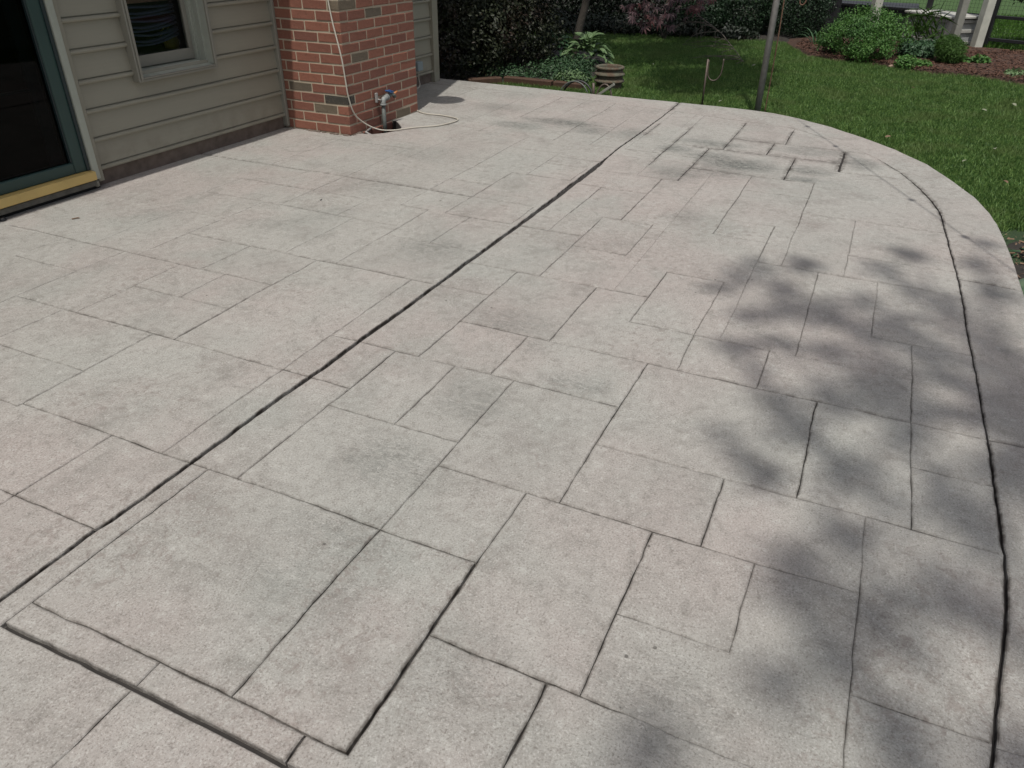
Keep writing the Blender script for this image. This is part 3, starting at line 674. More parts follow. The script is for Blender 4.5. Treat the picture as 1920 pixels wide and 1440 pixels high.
# ---------------------------------------------------------------- grass, real blades
def inpoly(P, poly):
    x, y = P[:, 0], P[:, 1]; c = np.zeros(len(P), bool); n = len(poly)
    for i in range(n):
        (x1, y1), (x2, y2) = poly[i], poly[(i+1) % n]
        if y1 == y2: continue
        m = ((y1 > y) != (y2 > y)) & (x < (x2-x1)*(y-y1)/(y2-y1)+x1); c ^= m
    return c
def vnoise(P, s, seed=0):
    return np.array([noise.noise(Vector((p[0]*s+seed, p[1]*s, seed*1.7))) for p in P])
def blades(name, P, h0, h1, w, mat, z, label=None, kind='stuff', tuft=None):
    n = len(P); ang = np.random.rand(n)*2*np.pi; h = h0+(h1-h0)*np.random.rand(n)
    if tuft is not None: h = h*tuft
    lean = np.random.rand(n)**1.3*.9*h; la = np.random.rand(n)*2*np.pi
    dx, dy = np.cos(ang)*w/2, np.sin(ang)*w/2; lx, ly = np.cos(la)*lean, np.sin(la)*lean
    x, y = P[:, 0], P[:, 1]; zz = z(P) if callable(z) else np.full(n, z)
    V = np.empty((n, 5, 3))
    V[:, 0] = np.stack([x-dx, y-dy, zz], 1); V[:, 1] = np.stack([x+dx, y+dy, zz], 1)
    V[:, 2] = np.stack([x+dx*.8+lx*.4, y+dy*.8+ly*.4, zz+h*.6], 1); V[:, 3] = np.stack([x-dx*.8+lx*.4, y-dy*.8+ly*.4, zz+h*.6], 1)
    V[:, 4] = np.stack([x+lx, y+ly, zz+h*.95], 1)
    b = (np.arange(n)*5)[:, None]
    T = np.concatenate([b+np.array([0, 1, 2]), b+np.array([0, 2, 3]), b+np.array([3, 2, 4])])
    o = fast_mesh(name, V.reshape(-1, 3), T, mat); tag(o, label, None, None, kind); return o
outer_poly = OUT+[(7.09, 9), (-3.2, 9)]
def lawn_points(n, x0, x1, y0, y1, avoid, dens=None):
    P = np.stack([x0+(x1-x0)*np.random.rand(n), y0+(y1-y0)*np.random.rand(n)], 1)
    for a in avoid: P = P[~inpoly(P, a)]
    return P
grown = [(x+(.035 if x > 6.5 else .025 if x > 4.6 else 0), y-(.04 if y < .6 else 0)) for x, y in outer_poly]
edge_noise = lambda poly: poly
P1 = lawn_points(250000, 4.9, 8.6, -2.4, 2.95, [grown, BEDC])
P2 = lawn_points(300000, 8.6, 13.7, -2.2, 5.2, [BEDR, BEDL])
P2 = P2[(P2[:, 0] < 12.95+.15*np.sin(P2[:, 1]*5)) | (P2[:, 1] < 1.2)]
P3 = lawn_points(18000, 7.1, 8.0, 2.6, 3.9, [grown, BEDL])
PG = np.concatenate([P1, P2, P3])
tf = 1+.35*vnoise(PG[::1], 1.4, 3)
blades('grass', PG, .026, .060, .0052, M['grass'], ZL-.03, 'short mown green grass beside the patio', tuft=tf)
# rougher fringe where the mower does not reach, along the slab
fr = []
for (xa, ya), (xb, yb) in zip(OUT[6:-1], OUT[7:]):
    L_ = math.hypot(xb-xa, yb-ya); nn_ = int(L_*900)
    for _ in range(nn_):
        t = random.random(); d_ = .012+abs(random.gauss(0, .03)); fr.append((xa+(xb-xa)*t+(yb-ya)/L_*d_, ya+(yb-ya)*t-(xb-xa)/L_*d_))
fr = np.array(fr); fr = fr[(fr[:, 1] < 3.8) & ~inpoly(fr, BEDC)]; fr = fr[vnoise(fr, 3.1, 9) > -.15]
blades('grass_fringe', fr, .04, .115, .006, M['grass'], ZL-.03, 'longer uncut grass fringe along the patio edge')
PF = lawn_points(60000, 13.9, 19.5, -5.5, 3, [])
blades('far_grass', PF, .05, .10, .014, M['fargrass'], ZL-.03, 'bright sunlit grass beyond the wire fence')

# ================================================================ THE HOUSE
house = empty('house', (0, 0, 0)); tag(house, 'tan siding house with brick chimney, green glass door and small window', 'house')
SY = 4.03                                       # face of the siding
w = MB()                                        # framing behind the cladding, with openings for door and window
w.box(-3.5, 1.05, 4.06, 4.20, -.1, 2.75); w.box(1.05, 2.905, 4.06, 4.20, 2.10, 2.75); w.box(2.905, 3.415, 4.06, 4.20, -.1, 2.75)
w.box(3.415, 3.985, 4.06, 4.20, -.1, .50); w.box(3.415, 3.985, 4.06, 4.20, 1.75, 2.75); w.box(3.985, 6.94, 4.06, 4.20, -.1, 2.75)
w.box(6.80, 6.94, 4.20, 11, -.1, 2.75); w.box(-3.5, -3.36, 4.20, 11, -.1, 2.75); w.box(-3.5, 6.94, 11, 11.14, -.1, 2.75)
w.build('wall', M['room'], house)
fl = MB(); fl.box(-3.36, 6.8, 4.20, 11, -.1, .04); fl.build('floor', M['room'], house)
for a_, b_, t_ in ((2.955, 4.66, .10), (5.635, 6.94, .12), (-3.5, 1.0, .10)):
    f = MB(); f.box(a_, b_, 4.045, 4.0595, -.05, t_); f.build('foundation', M['foundation'], house)
# siding boards: face leans out towards the bottom and ends in a rolled lip
PIT, Z0 = .1560, .087
def board_profile():
    h = PIT
    return [(.000, h+.012), (-.004, h*.98), (-.0125, .0300), (-.003, .0285), (-.003, .0235), (-.0185, .0222), (-.0255, .0170), (-.0270, .0100), (-.0240, .0030), (-.016, .0), (.006, .0015), (.008, .006)]
def board(x0, x1, k_):
    pr = board_profile(); V = []; n = len(pr)
    for x in (x0, x1): V += [(x, SY+.012+y, Z0+k_*PIT+z) for y, z in pr]
    Fc = [(i, i+1, n+i+1, n+i) for i in range(n-1)]+[tuple(range(n))[::-1], tuple(range(n, 2*n))]
    o = mesh_obj('siding_board', V, Fc, M['siding'], house); return o
for k_ in range(0, 16):
    top = Z0+(k_+1)*PIT
    if k_ <= 2 or Z0+k_*PIT > 1.72: board(2.995, 4.638, k_)
    else: board(2.995, 3.376, k_); board(4.016, 4.638, k_)
    board(5.64, 6.868, k_)
    board(-3.0, 1.0, k_)
# a skirt of foundation wall shows below; corner board, J channels
cb = MB(); cb.box(6.868, 6.968, 4.000, 4.050, .0, 2.6, .003).box(6.945, 6.968, 4.0505, 4.15, .0, 2.6, .003); cb.build('corner_board', M['siding'], house)
jc = MB(); jc.box(4.638, 4.6635, 4.003, 4.050, .015, 2.6, .003); jc.build('channel', M['trim2'], house)
jc = MB(); jc.box(2.955, 2.993, 4.012, 4.050, .03, 2.15, .003); jc.build('channel', M['siding'], house)
# roof with the overhang that shades the wall
rf = MB(); rf.box(-3.9, 7.3, 3.68, 3.74, 2.60, 2.75).box(-3.9, 7.3, 3.74, 4.06, 2.60, 2.62); rf.build('soffit', M['soffit'], house)
V = [(-3.9, 3.66, 2.75), (7.3, 3.66, 2.75), (7.3, 7.5, 4.3), (-3.9, 7.5, 4.3), (-3.9, 11.5, 2.75), (7.3, 11.5, 2.75), (-3.9, 3.66, 2.70), (7.3, 3.66, 2.70), (-3.9, 11.5, 2.70), (7.3, 11.5, 2.70)]
mesh_obj('roof', V, [(0, 1, 2, 3), (3, 2, 5, 4), (6, 7, 1, 0), (6, 8, 9, 7), (1, 7, 9, 5), (1, 5, 2), (0, 3, 4), (0, 4, 8, 6), (4, 5, 9, 8)], M['roof'], house)
# ---- window
win = MB(); X0, X1, ZB, ZT = 3.372, 4.020, .516, 1.80
win.box(X0, X0+.013, 3.985, 4.055, ZB, ZT, .002).box(X0+.0145, X0+.030, 3.978, 4.055, ZB+.012, ZT, .002)
win.box(X1-.013, X1, 3.985, 4.055, ZB, ZT, .002).box(X1-.030, X1-.0145, 3.978, 4.055, ZB+.012, ZT, .002)
win.box(X0+.0135, X1-.0135, 3.983, 4.055, ZB, ZB+.014, .002).box(X0+.031, X1-.031, 3.977, 4.055, ZB+.0155, ZB+.024, .002)
win.box(X0+.0135, X1-.0135, 3.985, 4.055, ZT-.03, ZT, .002)
wo = win.build('window', M['trim2'], house)
s_ = MB()   # sloping sill and side reveals
s_.bm.faces.new([s_.bm.verts.new(v) for v in [(X0+.03, 3.990, ZB+.0225), (X1-.03, 3.990, ZB+.0225), (X1-.03, 4.160, .570), (X0+.03, 4.160, .570)]])
s_.box(X0+.03, X1-.03, 4.052, 4.062, ZB+.02, ZB+.046, .001)
s_.build('sill', M['trim'], wo)
s_ = MB()
for d, y0, y1 in ((0, 3.992, 4.04), (.010, 4.0405, 4.055), (.004, 4.0555, 4.09), (.012, 4.0905, 4.10), (.022, 4.1005, 4.14)):
    s_.box(X1-.0315-d, X1-.0285, y0, y1, ZB+.03, ZT-.03); s_.box(X0+.0285, X0+.0315+d, y0, y1, ZB+.03, ZT-.03)
s_.build('jamb', M['trim'], wo)
s_ = MB(); s_.box(3.43, 3.965, 4.120, 4.150, .572, .636, .003).box(3.9655, 3.988, 4.135, 4.150, .572, 1.75).box(3.935, 3.965, 4.122, 4.150, .6365, 1.75, .002).box(3.40, 3.43, 4.122, 4.150, .572, 1.75, .002)
s_.build('sash', M['trim2'], wo)
mesh_obj('pane', [(3.43, 4.136, .636), (3.936, 4.136, .636), (3.936, 4.136, 1.75), (3.43, 4.136, 1.75)], [(0, 1, 2, 3)], M['glass'], wo)
s_ = MB(); s_.box(3.40, 4.0, 4.26, 4.275, .905, .94); s_.build('brown_bar', simple('brown_bar_paint', (.14, .07, .04), .6), wo)  # brown bar above the stripes modelled for the reflection
k = N('dark_blue_reflection', .35); M['reflection_stripe'] = k.fin((.085, .095, .14))  # blue of the reflected lines put into a plain colour
for q in range(9):   # curved stripes modelled in place of a wavy reflection in the glass
    zb = .888-.0205*q; sag = (.014+.007*q); V, Fc = [], []
    for i in range(13):
        t = i/12; x = 3.42+.56*t; z = zb-sag*(1-(2*t-1.15)**2)*.9+.006*math.sin(q*2.1+t*5)
        V += [(x, 4.232, z), (x, 4.242, z+.0085), (x, 4.266, z+.0125)]
    for i in range(12): Fc += [(3*i, 3*i+3, 3*i+4, 3*i+1), (3*i+1, 3*i+4, 3*i+5, 3*i+2)]
    mesh_obj('reflection_stripe', V, Fc, M['reflection_stripe'], wo)
# ---- glass door
dr = MB(); D1 = 2.908
dr.box(D1-.088, D1, 4.005, 4.045, .112, 2.08, .004).box(1.06, D1-.0885, 4.008, 4.045, .112, .172, .004).box(1.06, D1-.0885, 4.008, 4.045, 2.0, 2.08, .004).box(1.06, 1.14, 4.006, 4.044, .173, 1.999, .004)
do = dr.build('door', M['green'], house)
s_ = MB(); s_.box(D1-.020, D1-.001, 3.997, 4.0045, .112, 2.08, .001).box(D1-.0975, D1-.0885, 4.012, 4.04, .1725, 1.999, .001); s_.build('door_bead', M['greendark'], do)
s_ = MB(); s_.box(2.745, 2.815, 4.075, 4.10, .12, 2.0, .003).box(1.15, 2.7445, 4.075, 4.10, .12, .165).box(1.15, 2.7445, 4.077, 4.10, .560, .572); s_.build('inner_frame', M['greyband'], do)
mesh_obj('pane', [(1.14, 4.03, .172), (2.815, 4.03, .172), (2.815, 4.03, 2.0), (1.14, 4.03, 2.0)], [(0, 1, 2, 3)], M['doorglass'], do)
s_ = MB(); s_.box(1.06, D1+.002, 3.960, 4.05, .062, .1105, .004); s_.build('threshold', M['gold'], do)
s_ = MB(); s_.box(1.06, D1, 3.985, 4.05, .022, .0535, .003); s_.build('sill_strip', simple('grey_sill', (.10, .095, .08), .8, var=.4, scale=30), do)
s_ = MB(); s_.box(1.04, 2.95, 4.012, 4.055, -.01, .0615); s_.build('gap', M['dark'], do)
s_ = MB(); s_.box(2.911, 2.9525, 3.985, 4.05, .055, 2.14, .004).box(1.0, 2.9525, 3.985, 4.05, 2.141, 2.20, .004); s_.build('door_trim', M['trim'], house)
s_ = MB(); s_.box(2.915, 2.942, 3.992, 4.04, .008, .05, .008, Matrix.Rotation(.0, 4, 'Z')); s_.build('trim_foot', M['trim2'], house)

# ---- chimney: every brick a part, mortar behind it
ch = MB(); MX = .0035
ch.box(CX0+MX, CX1-MX, CY+MX, 4.5, -.02, 4.6)
chim = ch.build('chimney', M['mortar'], house)
BH, CO, JT = .0575, .0688, .0105
_bc = {}
def brick_mesh(lx, ly):
    key = (round(lx, 3), round(ly, 3))
    if key not in _bc:
        b = MB(); b.box(-lx/2, lx/2, -ly/2, ly/2, -BH/2, BH/2, .0035)
        for v in b.bm.verts: v.co += Vector((random.uniform(-1, 1), random.uniform(-1, 1), random.uniform(-1, 1)))*.0018
        me = bpy.data.meshes.new('brick'); b.bm.to_mesh(me); b.bm.free(); me.materials.append(M['brick']); _bc[key] = me
    return _bc[key]
GREY = set(); DARK = set()
def brick(x0, x1, y0, y1, row, mat=None):
    me = brick_mesh(x1-x0, y1-y0); z = .006+CO*row+BH/2
    o = share('brick', me, chim, Matrix.Translation(((x0+x1)/2, (y0+y1)/2, z)) @ Matrix.Rotation(random.gauss(0, .004), 4, 'Z') @ Matrix.Rotation(random.gauss(0, .006), 4, 'Y'))
    o.location.x += random.gauss(0, .0006); o.location.y += random.gauss(0, .0006)
    if mat: o.material_slots[0].link = 'OBJECT'; o.material_slots[0].material = M[mat]
    return o
W_ = .0915; LB = .1985; PB = LB+JT; PF_ = .2125; LF = PF_-JT
special = {('L', 4, 0): 'brick_grey', ('L', 2, 1): 'brick_grey', ('F', 3, 0): 'brick_dark', ('F', 7, 1): 'brick_grey', ('F', 11, 2): 'brick_grey', ('F', 12, 0): 'brick_grey', ('L', 12, 9): 'brick_grey', ('F', 9, 9): 'brick_grey'}
ROWS = 23
for r in range(ROWS):
    even = r % 2 == 0
    # front face (towards the patio)
    x = CX0
    if even: xs_ = [(x, x+LF)]; x += PF_
    else: xs_ = [(x, x+W_)]; x += W_+JT
    i = 0
    while x < CX1-.02:
        x1 = min(x+LF, CX1)
        if CX1-x1 < .045: x1 = CX1
        if i >= 0: brick(x, x1, CY, CY+W_, r, special.get(('F', r, i+1)) or (None if random.random() > .015 else 'brick_grey'))
        x = x1+JT; i += 1
    # corner brick, then the near face
    cm = special.get(('F', r, 0)) or special.get(('L', r, 9))
    if even: brick(CX0, CX0+LF, CY, CY+W_, r, cm); y = CY+W_+JT
    else: brick(CX0, CX0+W_, CY, CY+LB, r, cm); y = CY+PB
    i = 0
    while y < 4.050:
        y1 = min(y+LB, 4.058)
        brick(CX0, CX0+W_, y, y1, r, special.get(('L', r, 1-i)) if (('L', r, 1-i) in special) else (None if random.random() > .02 else 'brick_grey'))
        y = y1+JT; i += 1
# the courses above the frame, joined
ub = MB()
for r in range(ROWS, 66):
    z = .006+CO*r
    ub.box(CX0, CX1, CY, 4.06 if z < 2.5 else 4.48, z, z+BH)
o = ub.build('upper_brickwork', M['brick'], chim); tag(o, kind='stuff')
# crumbs of old mortar at the foot of the chimney
cr = MB()
for i in range(26):
    if i % 3: x, y = CX0-.006-random.random()*.012, CY+random.random()*.55
    else: x, y = CX0+random.random()*.12, CY-.004-random.random()*.01
    s0 = random.uniform(.004, .012)
    cr.box(x-s0, x+s0, y-s0*1.6, y+s0*1.6, -.004, s0*.7, s0*.3)
o = cr.build('mortar_crumbs', M['foundation'], chim); tag(o, kind='stuff')

# ---- utility box on the wall behind the chimney
ub = empty('utility_box', (6.52, 4.0, .15)); tag(ub, 'small grey box with white conduit low on wall behind chimney', 'electrical box')
b = MB(); b.box(-.045, .045, -.055, .005, .005, .085, .006); b.build('box', M['elbox'], ub)
b = MB(); b.tube(smooth_path([(.008, -.02, .004), (.010, -.02, -.07), (.008, -.03, -.12), (-.03, -.035, -.143), (-.07, -.03, -.146)], 6), .0055, 8); b.build('conduit', M['white_cord'], ub)
# ---- tap standing in its pit
tap = empty('water_tap', (5.056, 3.41, 0)); tag(tap, 'old grey standpipe tap with blue handle against the brick chimney', 'tap')
b = MB(); b.tube([(0, 0, -.12), (0, 0, .155)], [.0155]*2, 14); b.build('standpipe', M['pipe'], tap)
b = MB(); b.tube(smooth_path([(0, 0, .150), (0, 0, .172), (.010, 0, .190), (.032, -.002, .199), (.055, -.003, .203)], 4), .020, 14)
b.tube([(0, 0, .150), (0, 0, .163)], .0245, 14).tube([(.046, -.002, .201), (.060, -.003, .204)], .0245, 14); b.build('elbow', simple('dull_elbow', (.20, .21, .20), .6, .1, var=.3, scale=60), tap)
b = MB(); b.tube([(.058, -.003, .203), (.118, -.006, .212)], [.015, .013], 12).tube([(.088, -.004, .207), (.090, -.004, .232)], .009, 10)
b.tube([(.115, -.006, .212), (.135, -.01, .207), (.150, -.012, .190)], [.013, .013, .014], 12); b.build('spigot', M['pipe'], tap)
b = MB(); b.box(.045, .115, -.022, .010, .228, .240, .005, Matrix.Translation((0, 0, .0))).box(.085, .135, -.02, .008, .2405, .249, .004)
for v in b.bm.verts: v.co.z -= (v.co.x-.09)*.35
b.build('handle', M['blue'], tap)
b = MB(); b.tube([(.140, -.012, .214), (.185, -.014, .226)], [.008, .006], 8); b.build('stem', M['copper'], tap)
b = MB(); b.box(-.055, -.030, .020, .036, .175, .245, .003).tube([(-.042, .02, .2), (-.015, 0, .19)], .006, 8); b.build('wall_bracket', M['galv'], tap)
# pit lining
pt = MB()
V = []; nn = NOTCH
for (x, y) in nn: V.append((x, y, -.004))
for (x, y) in nn: V.append((x*.97+5.0*.03, y+.012, -.17))
n_ = len(nn)
bmv = [pt.bm.verts.new(v) for v in V]
for i in range(n_-1): pt.bm.faces.new((bmv[i], bmv[i+1], bmv[n_+i+1], bmv[n_+i]))
pt.bm.faces.new(bmv[n_:])
pit = pt.build('tap_pit', M['soil']); tag(pit, kind='structure')
b = MB(); b.tube([(4.792, 3.36, -.012), (4.79, 3.405, .004), (4.93, 3.447, .006)], .008, 8); b.build('pipe_stub', M['galv'], pit)
# the brick continues down inside the pit
for q in range(3):
    for z in (-.062, -.131):
        o = share('brick', brick_mesh(.14, .03), pit, Matrix.Translation((4.85+.15*q, CY+.008, z+BH/2)))
# ---- cable hanging down the chimney corner and looping on the patio
cab = MB()
path = [(4.70, 3.60, 2.5), (4.655, 3.56, 1.6), (4.650, 3.535, 1.05), (4.648, 3.520, .90), (4.643, 3.495, .75), (4.640, 3.465, .62), (4.640, 3.445, .51), (4.648, 3.440, .39), (4.660, 3.436, .27), (4.700, 3.430, .155),
        (4.770, 3.415, .085), (4.835, 3.375, .035), (4.878, 3.318, .012), (4.93, 3.246, .008), (5.015, 3.200, .0075), (5.119, 3.125, .0075), (5.214, 3.035, .0075), (5.344, 2.992, .0075), (5.453, 2.984, .0075), (5.517, 3.035, .0075),
        (5.555, 3.19, .0075), (5.545, 3.306, .0075), (5.571, 3.39, .0075), (5.625, 3.47, .0085), (5.66, 3.56, .0075), (5.70, 3.75, .0075), (5.75, 3.95, .0085)]
cab.tube(smooth_path(path, 7), .0052, 8)
tag(cab.build('cable', M['white_cord']), 'cream cable hanging down the chimney corner and looping on patio', 'cable')
# ---- unseen round disc on an arm, added to cast the oval shadow
shadow_caster = empty('round_shadow_caster', (5.12, 3.45, 2.62)); tag(shadow_caster, 'unseen round metal disc on an arm, added to cast a shadow', 'shadow_caster')
b = MB(); b.tube(smooth_path([(0, 0, .05), (0, -.10, .09), (0, -.20, .09), (0, -.25, .03)], 5), .010, 8); b.build('arm', M['galv'], shadow_caster)
b = MB(); b.lathe([(.001, .03), (.05, .028), (.09, .0), (.165, -.035), (.172, -.04), (.166, -.038)], (0, -.25, 0), 36); b.build('shade', M['galv'], shadow_caster)
# ---- things seen through the window
pc = empty('pitcher', (4.06, 4.42, .60)); tag(pc, 'yellow pitcher with looped handle behind the window glass', 'pitcher')
M['yellow'] = simple('yellow_ceramic', (.75, .58, .14), .35)
b = MB(); b.lathe([(.001, 0), (.045, .0), (.052, .03), (.048, .06), (.034, .085), (.038, .10)], (.01, 0, 0), 24); b.build('body', M['yellow'], pc)
b = MB(); b.tube(smooth_path([(-.03, 0, .03), (-.06, 0, .06), (-.055, 0, .11), (-.02, 0, .135), (.01, 0, .12), (.02, 0, .09)], 5), .008, 8); b.build('handle', M['yellow'], pc)
tb = empty('round_table', (3.86, 4.62, .06)); tag(tb, 'grey round table top just inside the window', 'table')
b = MB(); b.lathe([(.001, .535), (.30, .535), (.31, .525), (.30, .51), (.001, .51)], (0, 0, 0), 36); b.build('table_top', simple('table_cloth', (.16, .14, .13), .8), tb)
b = MB(); b.lathe([(.16, 0), (.03, .05), (.03, .51)], (0, 0, 0), 16); b.build('table_base', M['black'], tb)
# ================================================================ PLANTS
def leaf_cloud(name, ells, n, ll, lw, mat, parent=None, shell=.55, up=.3, zmin=ZL-.02, seed=0, fold=.25, clump=0.0, holes=0.0, droop=0.0):
    """leaf-sized folded blades spread through ellipsoids (cx, cy, cz, rx, ry, rz, weight)"""
    rs = np.random.RandomState(seed+11)
    E_ = np.array(ells, float); w = E_[:, 6]/E_[:, 6].sum(); idx = rs.choice(len(E_), n, p=w); e = E_[idx]
    d = rs.normal(size=(n, 3)); d /= np.linalg.norm(d, axis=1)[:, None]
    r = (shell+(1-shell)*rs.rand(n))**.8*(1+rs.normal(size=n)*.05)
    if clump:
        lump = np.array([noise.noise(Vector((a*clump+i_*3.1, b*clump, c_*clump))) for (a, b, c_), i_ in zip(d, idx)]); r = r*(1+.22*lump)
    c = e[:, :3]+d*r[:, None]*e[:, 3:6]
    if holes:
        m = np.array([noise.noise(Vector((p[0]*holes, p[1]*holes, p[2]*holes+seed))) for p in c]) > -.12
        c, d = c[m], d[m]
    m = c[:, 2] > zmin; c, d = c[m], d[m]; n = len(c)
    nrm = d*.8+rs.normal(size=(n, 3))*.55+np.array([0, 0, up]); nrm /= np.linalg.norm(nrm, axis=1)[:, None]
    t = rs.normal(size=(n, 3)); t[:, 2] -= droop; t -= nrm*(t*nrm).sum(1)[:, None]; t /= np.linalg.norm(t, axis=1)[:, None]
    b = np.cross(nrm, t); L_ = (ll*(.6+.7*rs.rand(n)))[:, None]; W2 = (lw*(.6+.7*rs.rand(n)))[:, None]/2
    V = np.empty((n, 4, 3)); V[:, 0] = c-t*L_*.5; V[:, 2] = c+t*L_*.5-nrm*L_*.12; V[:, 1] = c+b*W2+nrm*W2*fold; V[:, 3] = c-b*W2+nrm*W2*fold
    a = (np.arange(n)*4)[:, None]; T = np.concatenate([a+np.array([0, 1, 2]), a+np.array([0, 2, 3])])
    return fast_mesh(name, V.reshape(-1, 3), T, mat, parent)
def stems(name, pairs, rad, mat, parent=None, n=6):
    b = MB()
    for p, q in pairs:
        p, q = Vector(p), Vector(q); m_ = (p+q)/2+Vector((random.uniform(-1, 1), random.uniform(-1, 1), 0))*(q-p).length*.12
        b.tube(smooth_path([p, m_, q], 3), [rad*(1-.6*i/6) for i in range(7)], n)
    return b.build(name, mat, parent)
def shrub(name, loc, ells, n, ll, lw, mat, label, group=None, cat='shrub', nst=6, **kw):
    """things' foliage and stems, everything relative to the base"""
    r = empty(name, loc); tag(r, label, cat, group)
    leaf_cloud('foliage', ells, n, ll, lw, mat, r, zmin=-.02-loc[2]+ZL, **kw)
    pr = []
    for i in range(nst):
        e = ells[i % len(ells)]; a = random.uniform(0, 6.3)
        pr.append(((random.uniform(-.06, .06), random.uniform(-.06, .06), -.05), (e[0]+math.cos(a)*e[3]*.5, e[1]+math.sin(a)*e[4]*.5, e[2]+e[5]*.3)))
    stems('stem', pr, max(.006, .02*ells[0][5]), M['bark'], r)
    return r
# ---- the great dark hedge at the corner of the house
shrub('hedge', (8.6, 5.2, ZL), [(-.6, -.9, .45, .75, .62, .62, 3), (.2, -.85, .75, .95, .75, .75, 4), (-.55, .2, 1.0, .95, 1.1, 1.0, 3), (.7, -.4, 1.5, 1.0, 1.1, 1.1, 4), (-.7, .7, 1.7, .9, 1.2, 1.0, 2), (.35, -1.1, .35, .8, .55, .45, 2.5), (1.3, .3, .9, .9, 1.1, 1.0, 2)],
      46000, .046, .026, M['holly'], 'tall dark bushy hedge with small glossy leaves by the house corner', None, 'hedge', 10, shell=.62, clump=2.6, seed=1)
# low planting along the timber edging
shrub('ground_cover', (8.35, 3.45, ZL), [(-.25, .35, .02, .30, .40, .12, 2), (.0, -.15, .05, .42, .42, .15, 3), (.5, -.15, .06, .35, .35, .14, 2), (-.15, -.42, .05, .30, .18, .12, 1.6), (.1, .7, .04, .4, .35, .12, 1.5)],
      6500, .045, .022, M['cover'], 'low leafy ground cover spilling over the red timber edging', None, 'plants', 4, shell=.3, up=.7, seed=2)
shrub('variegated_plant', (8.05, 3.0, ZL), [(0, .0, .06, .2, .2, .1, 1)], 700, .06, .018, M['hosta'], 'small narrow-leaved plant trailing beside the clay chimney pot', None, 'plant', 3, shell=.1, up=.9, seed=5)
# ---- hosta clumps: every leaf a part
def hosta_mesh(name, L_, W2, mat, curl=.5):
    V, Fc = [], []; ns = 7
    for i in range(ns+1):
        t = i/ns; w_ = W2*math.sin(math.pi*min(1, t*.93+.07))**.75*(1-.25*t); x = L_*t; z = L_*(.30*t-curl*t*t)
        V += [(x, -w_, z+w_*.30), (x, -w_*.5, z+w_*.1), (x, 0, z), (x, w_*.5, z+w_*.1), (x, w_, z+w_*.30)]
    for i in range(ns):
        for j in range(4): Fc.append((5*i+j, 5*i+5+j, 5*i+6+j, 5*i+1+j))
    me = bpy.data.meshes.new(name); me.from_pydata(V, [], Fc); me.materials.append(mat)
    me.polygons.foreach_set('use_smooth', [True]*len(Fc)); me.update(); return me
def leafy(name, loc, n, meshes, spread, height, label, group=None, cat='plant', elev=(.1, 1.1), seed=0, size=(.7, 1.15)):
    r = empty(name, loc); tag(r, label, cat, group); rs = random.Random(seed)
    for i in range(n):
        t = rs.random()**.6; a = rs.random()*2*math.pi; rad = spread*t*.65
        el = elev[1]+(elev[0]-elev[1])*t; s = rs.uniform(*size)
        m4 = Matrix.Translation((math.cos(a)*rad, math.sin(a)*rad, height*(1-t*t*.75)*rs.uniform(.75, 1.05))) @ Matrix.Rotation(a+rs.gauss(0, .25), 4, 'Z') @ Matrix.Rotation(-el+.3, 4, 'Y') @ Matrix.Rotation(rs.gauss(0, .3), 4, 'X') @ Matrix.Scale(s, 4)
        share('leaf', rs.choice(meshes), r, m4)
    return r
hm = [hosta_mesh('leaf', .20, .058, M['hosta']), hosta_mesh('leaf', .17, .05, M['hosta'], .7)]
hd = [hosta_mesh('leaf', .20, .06, M['hostadk']), hosta_mesh('leaf', .17, .05, M['hostadk'], .7)]
leafy('hosta', (9.35, 3.28, ZL), 95, hm, .36, .30, 'light green hosta clump catching the sun behind the clay pot', None, 'hosta', seed=3, size=(.6, .95))
leafy('hosta', (9.55, 3.82, ZL), 70, hd, .36, .26, 'shaded dark hosta clump left of the leaning tree trunk', None, 'hosta', seed=4, size=(.6, .95))
# ---- young tree that leans over the bed
tr = empty('tree', (9.6, 3.58, ZL)); tag(tr, 'slender dark tree with leaning trunk rising from the hosta bed', 'tree')
tb_ = MB(); tb_.tube(smooth_path([(0, 0, -.1), (0, -.02, .12), (.0, -.07, .38), (.0, -.14, .70), (-.05, -.2, 1.3), (-.3, -.4, 2.4), (-.7, -.6, 3.6)], 5), [.062-.0012*i for i in range(31)], 12)
tb_.build('trunk', M['bark'], tr)
stems('limb', [((-.1, -.25, 1.6), (.6, .6, 3.6)), ((-.3, -.4, 2.4), (-2.3, -.6, 4.5)), ((-.35, -.45, 2.6), (.4, -1.6, 4.2)), ((-.7, -.6, 3.6), (-1.2, -1.4, 5.0)), ((-.7, -.6, 3.6), (-.2, .2, 5.2))], .035, M['bark'], tr, 8)
leaf_cloud('crown', [(-2.3, -2.3, 4.6, 1.0, .8, .7, 2.2), (-1.3, .55, 4.4, 1.3, 1.1, .9, 3), (-.7, -1.6, 4.4, 1.3, 1.1, .8, 3), (-.2, .2, 4.8, 1.4, 1.3, .9, 3), (.4, -1.2, 5.0, 1.2, 1.2, .7, 2.2), (1.0, .6, 4.6, 1.2, 1.2, .7, 2.0), (-2.4, .6, 4.2, .9, .9, .6, 1.4), (-1.3, -2.5, 4.4, .9, .7, .5, .8)], 34000, .13, .085, M['tree'], tr, shell=.1, seed=7, holes=1.1)
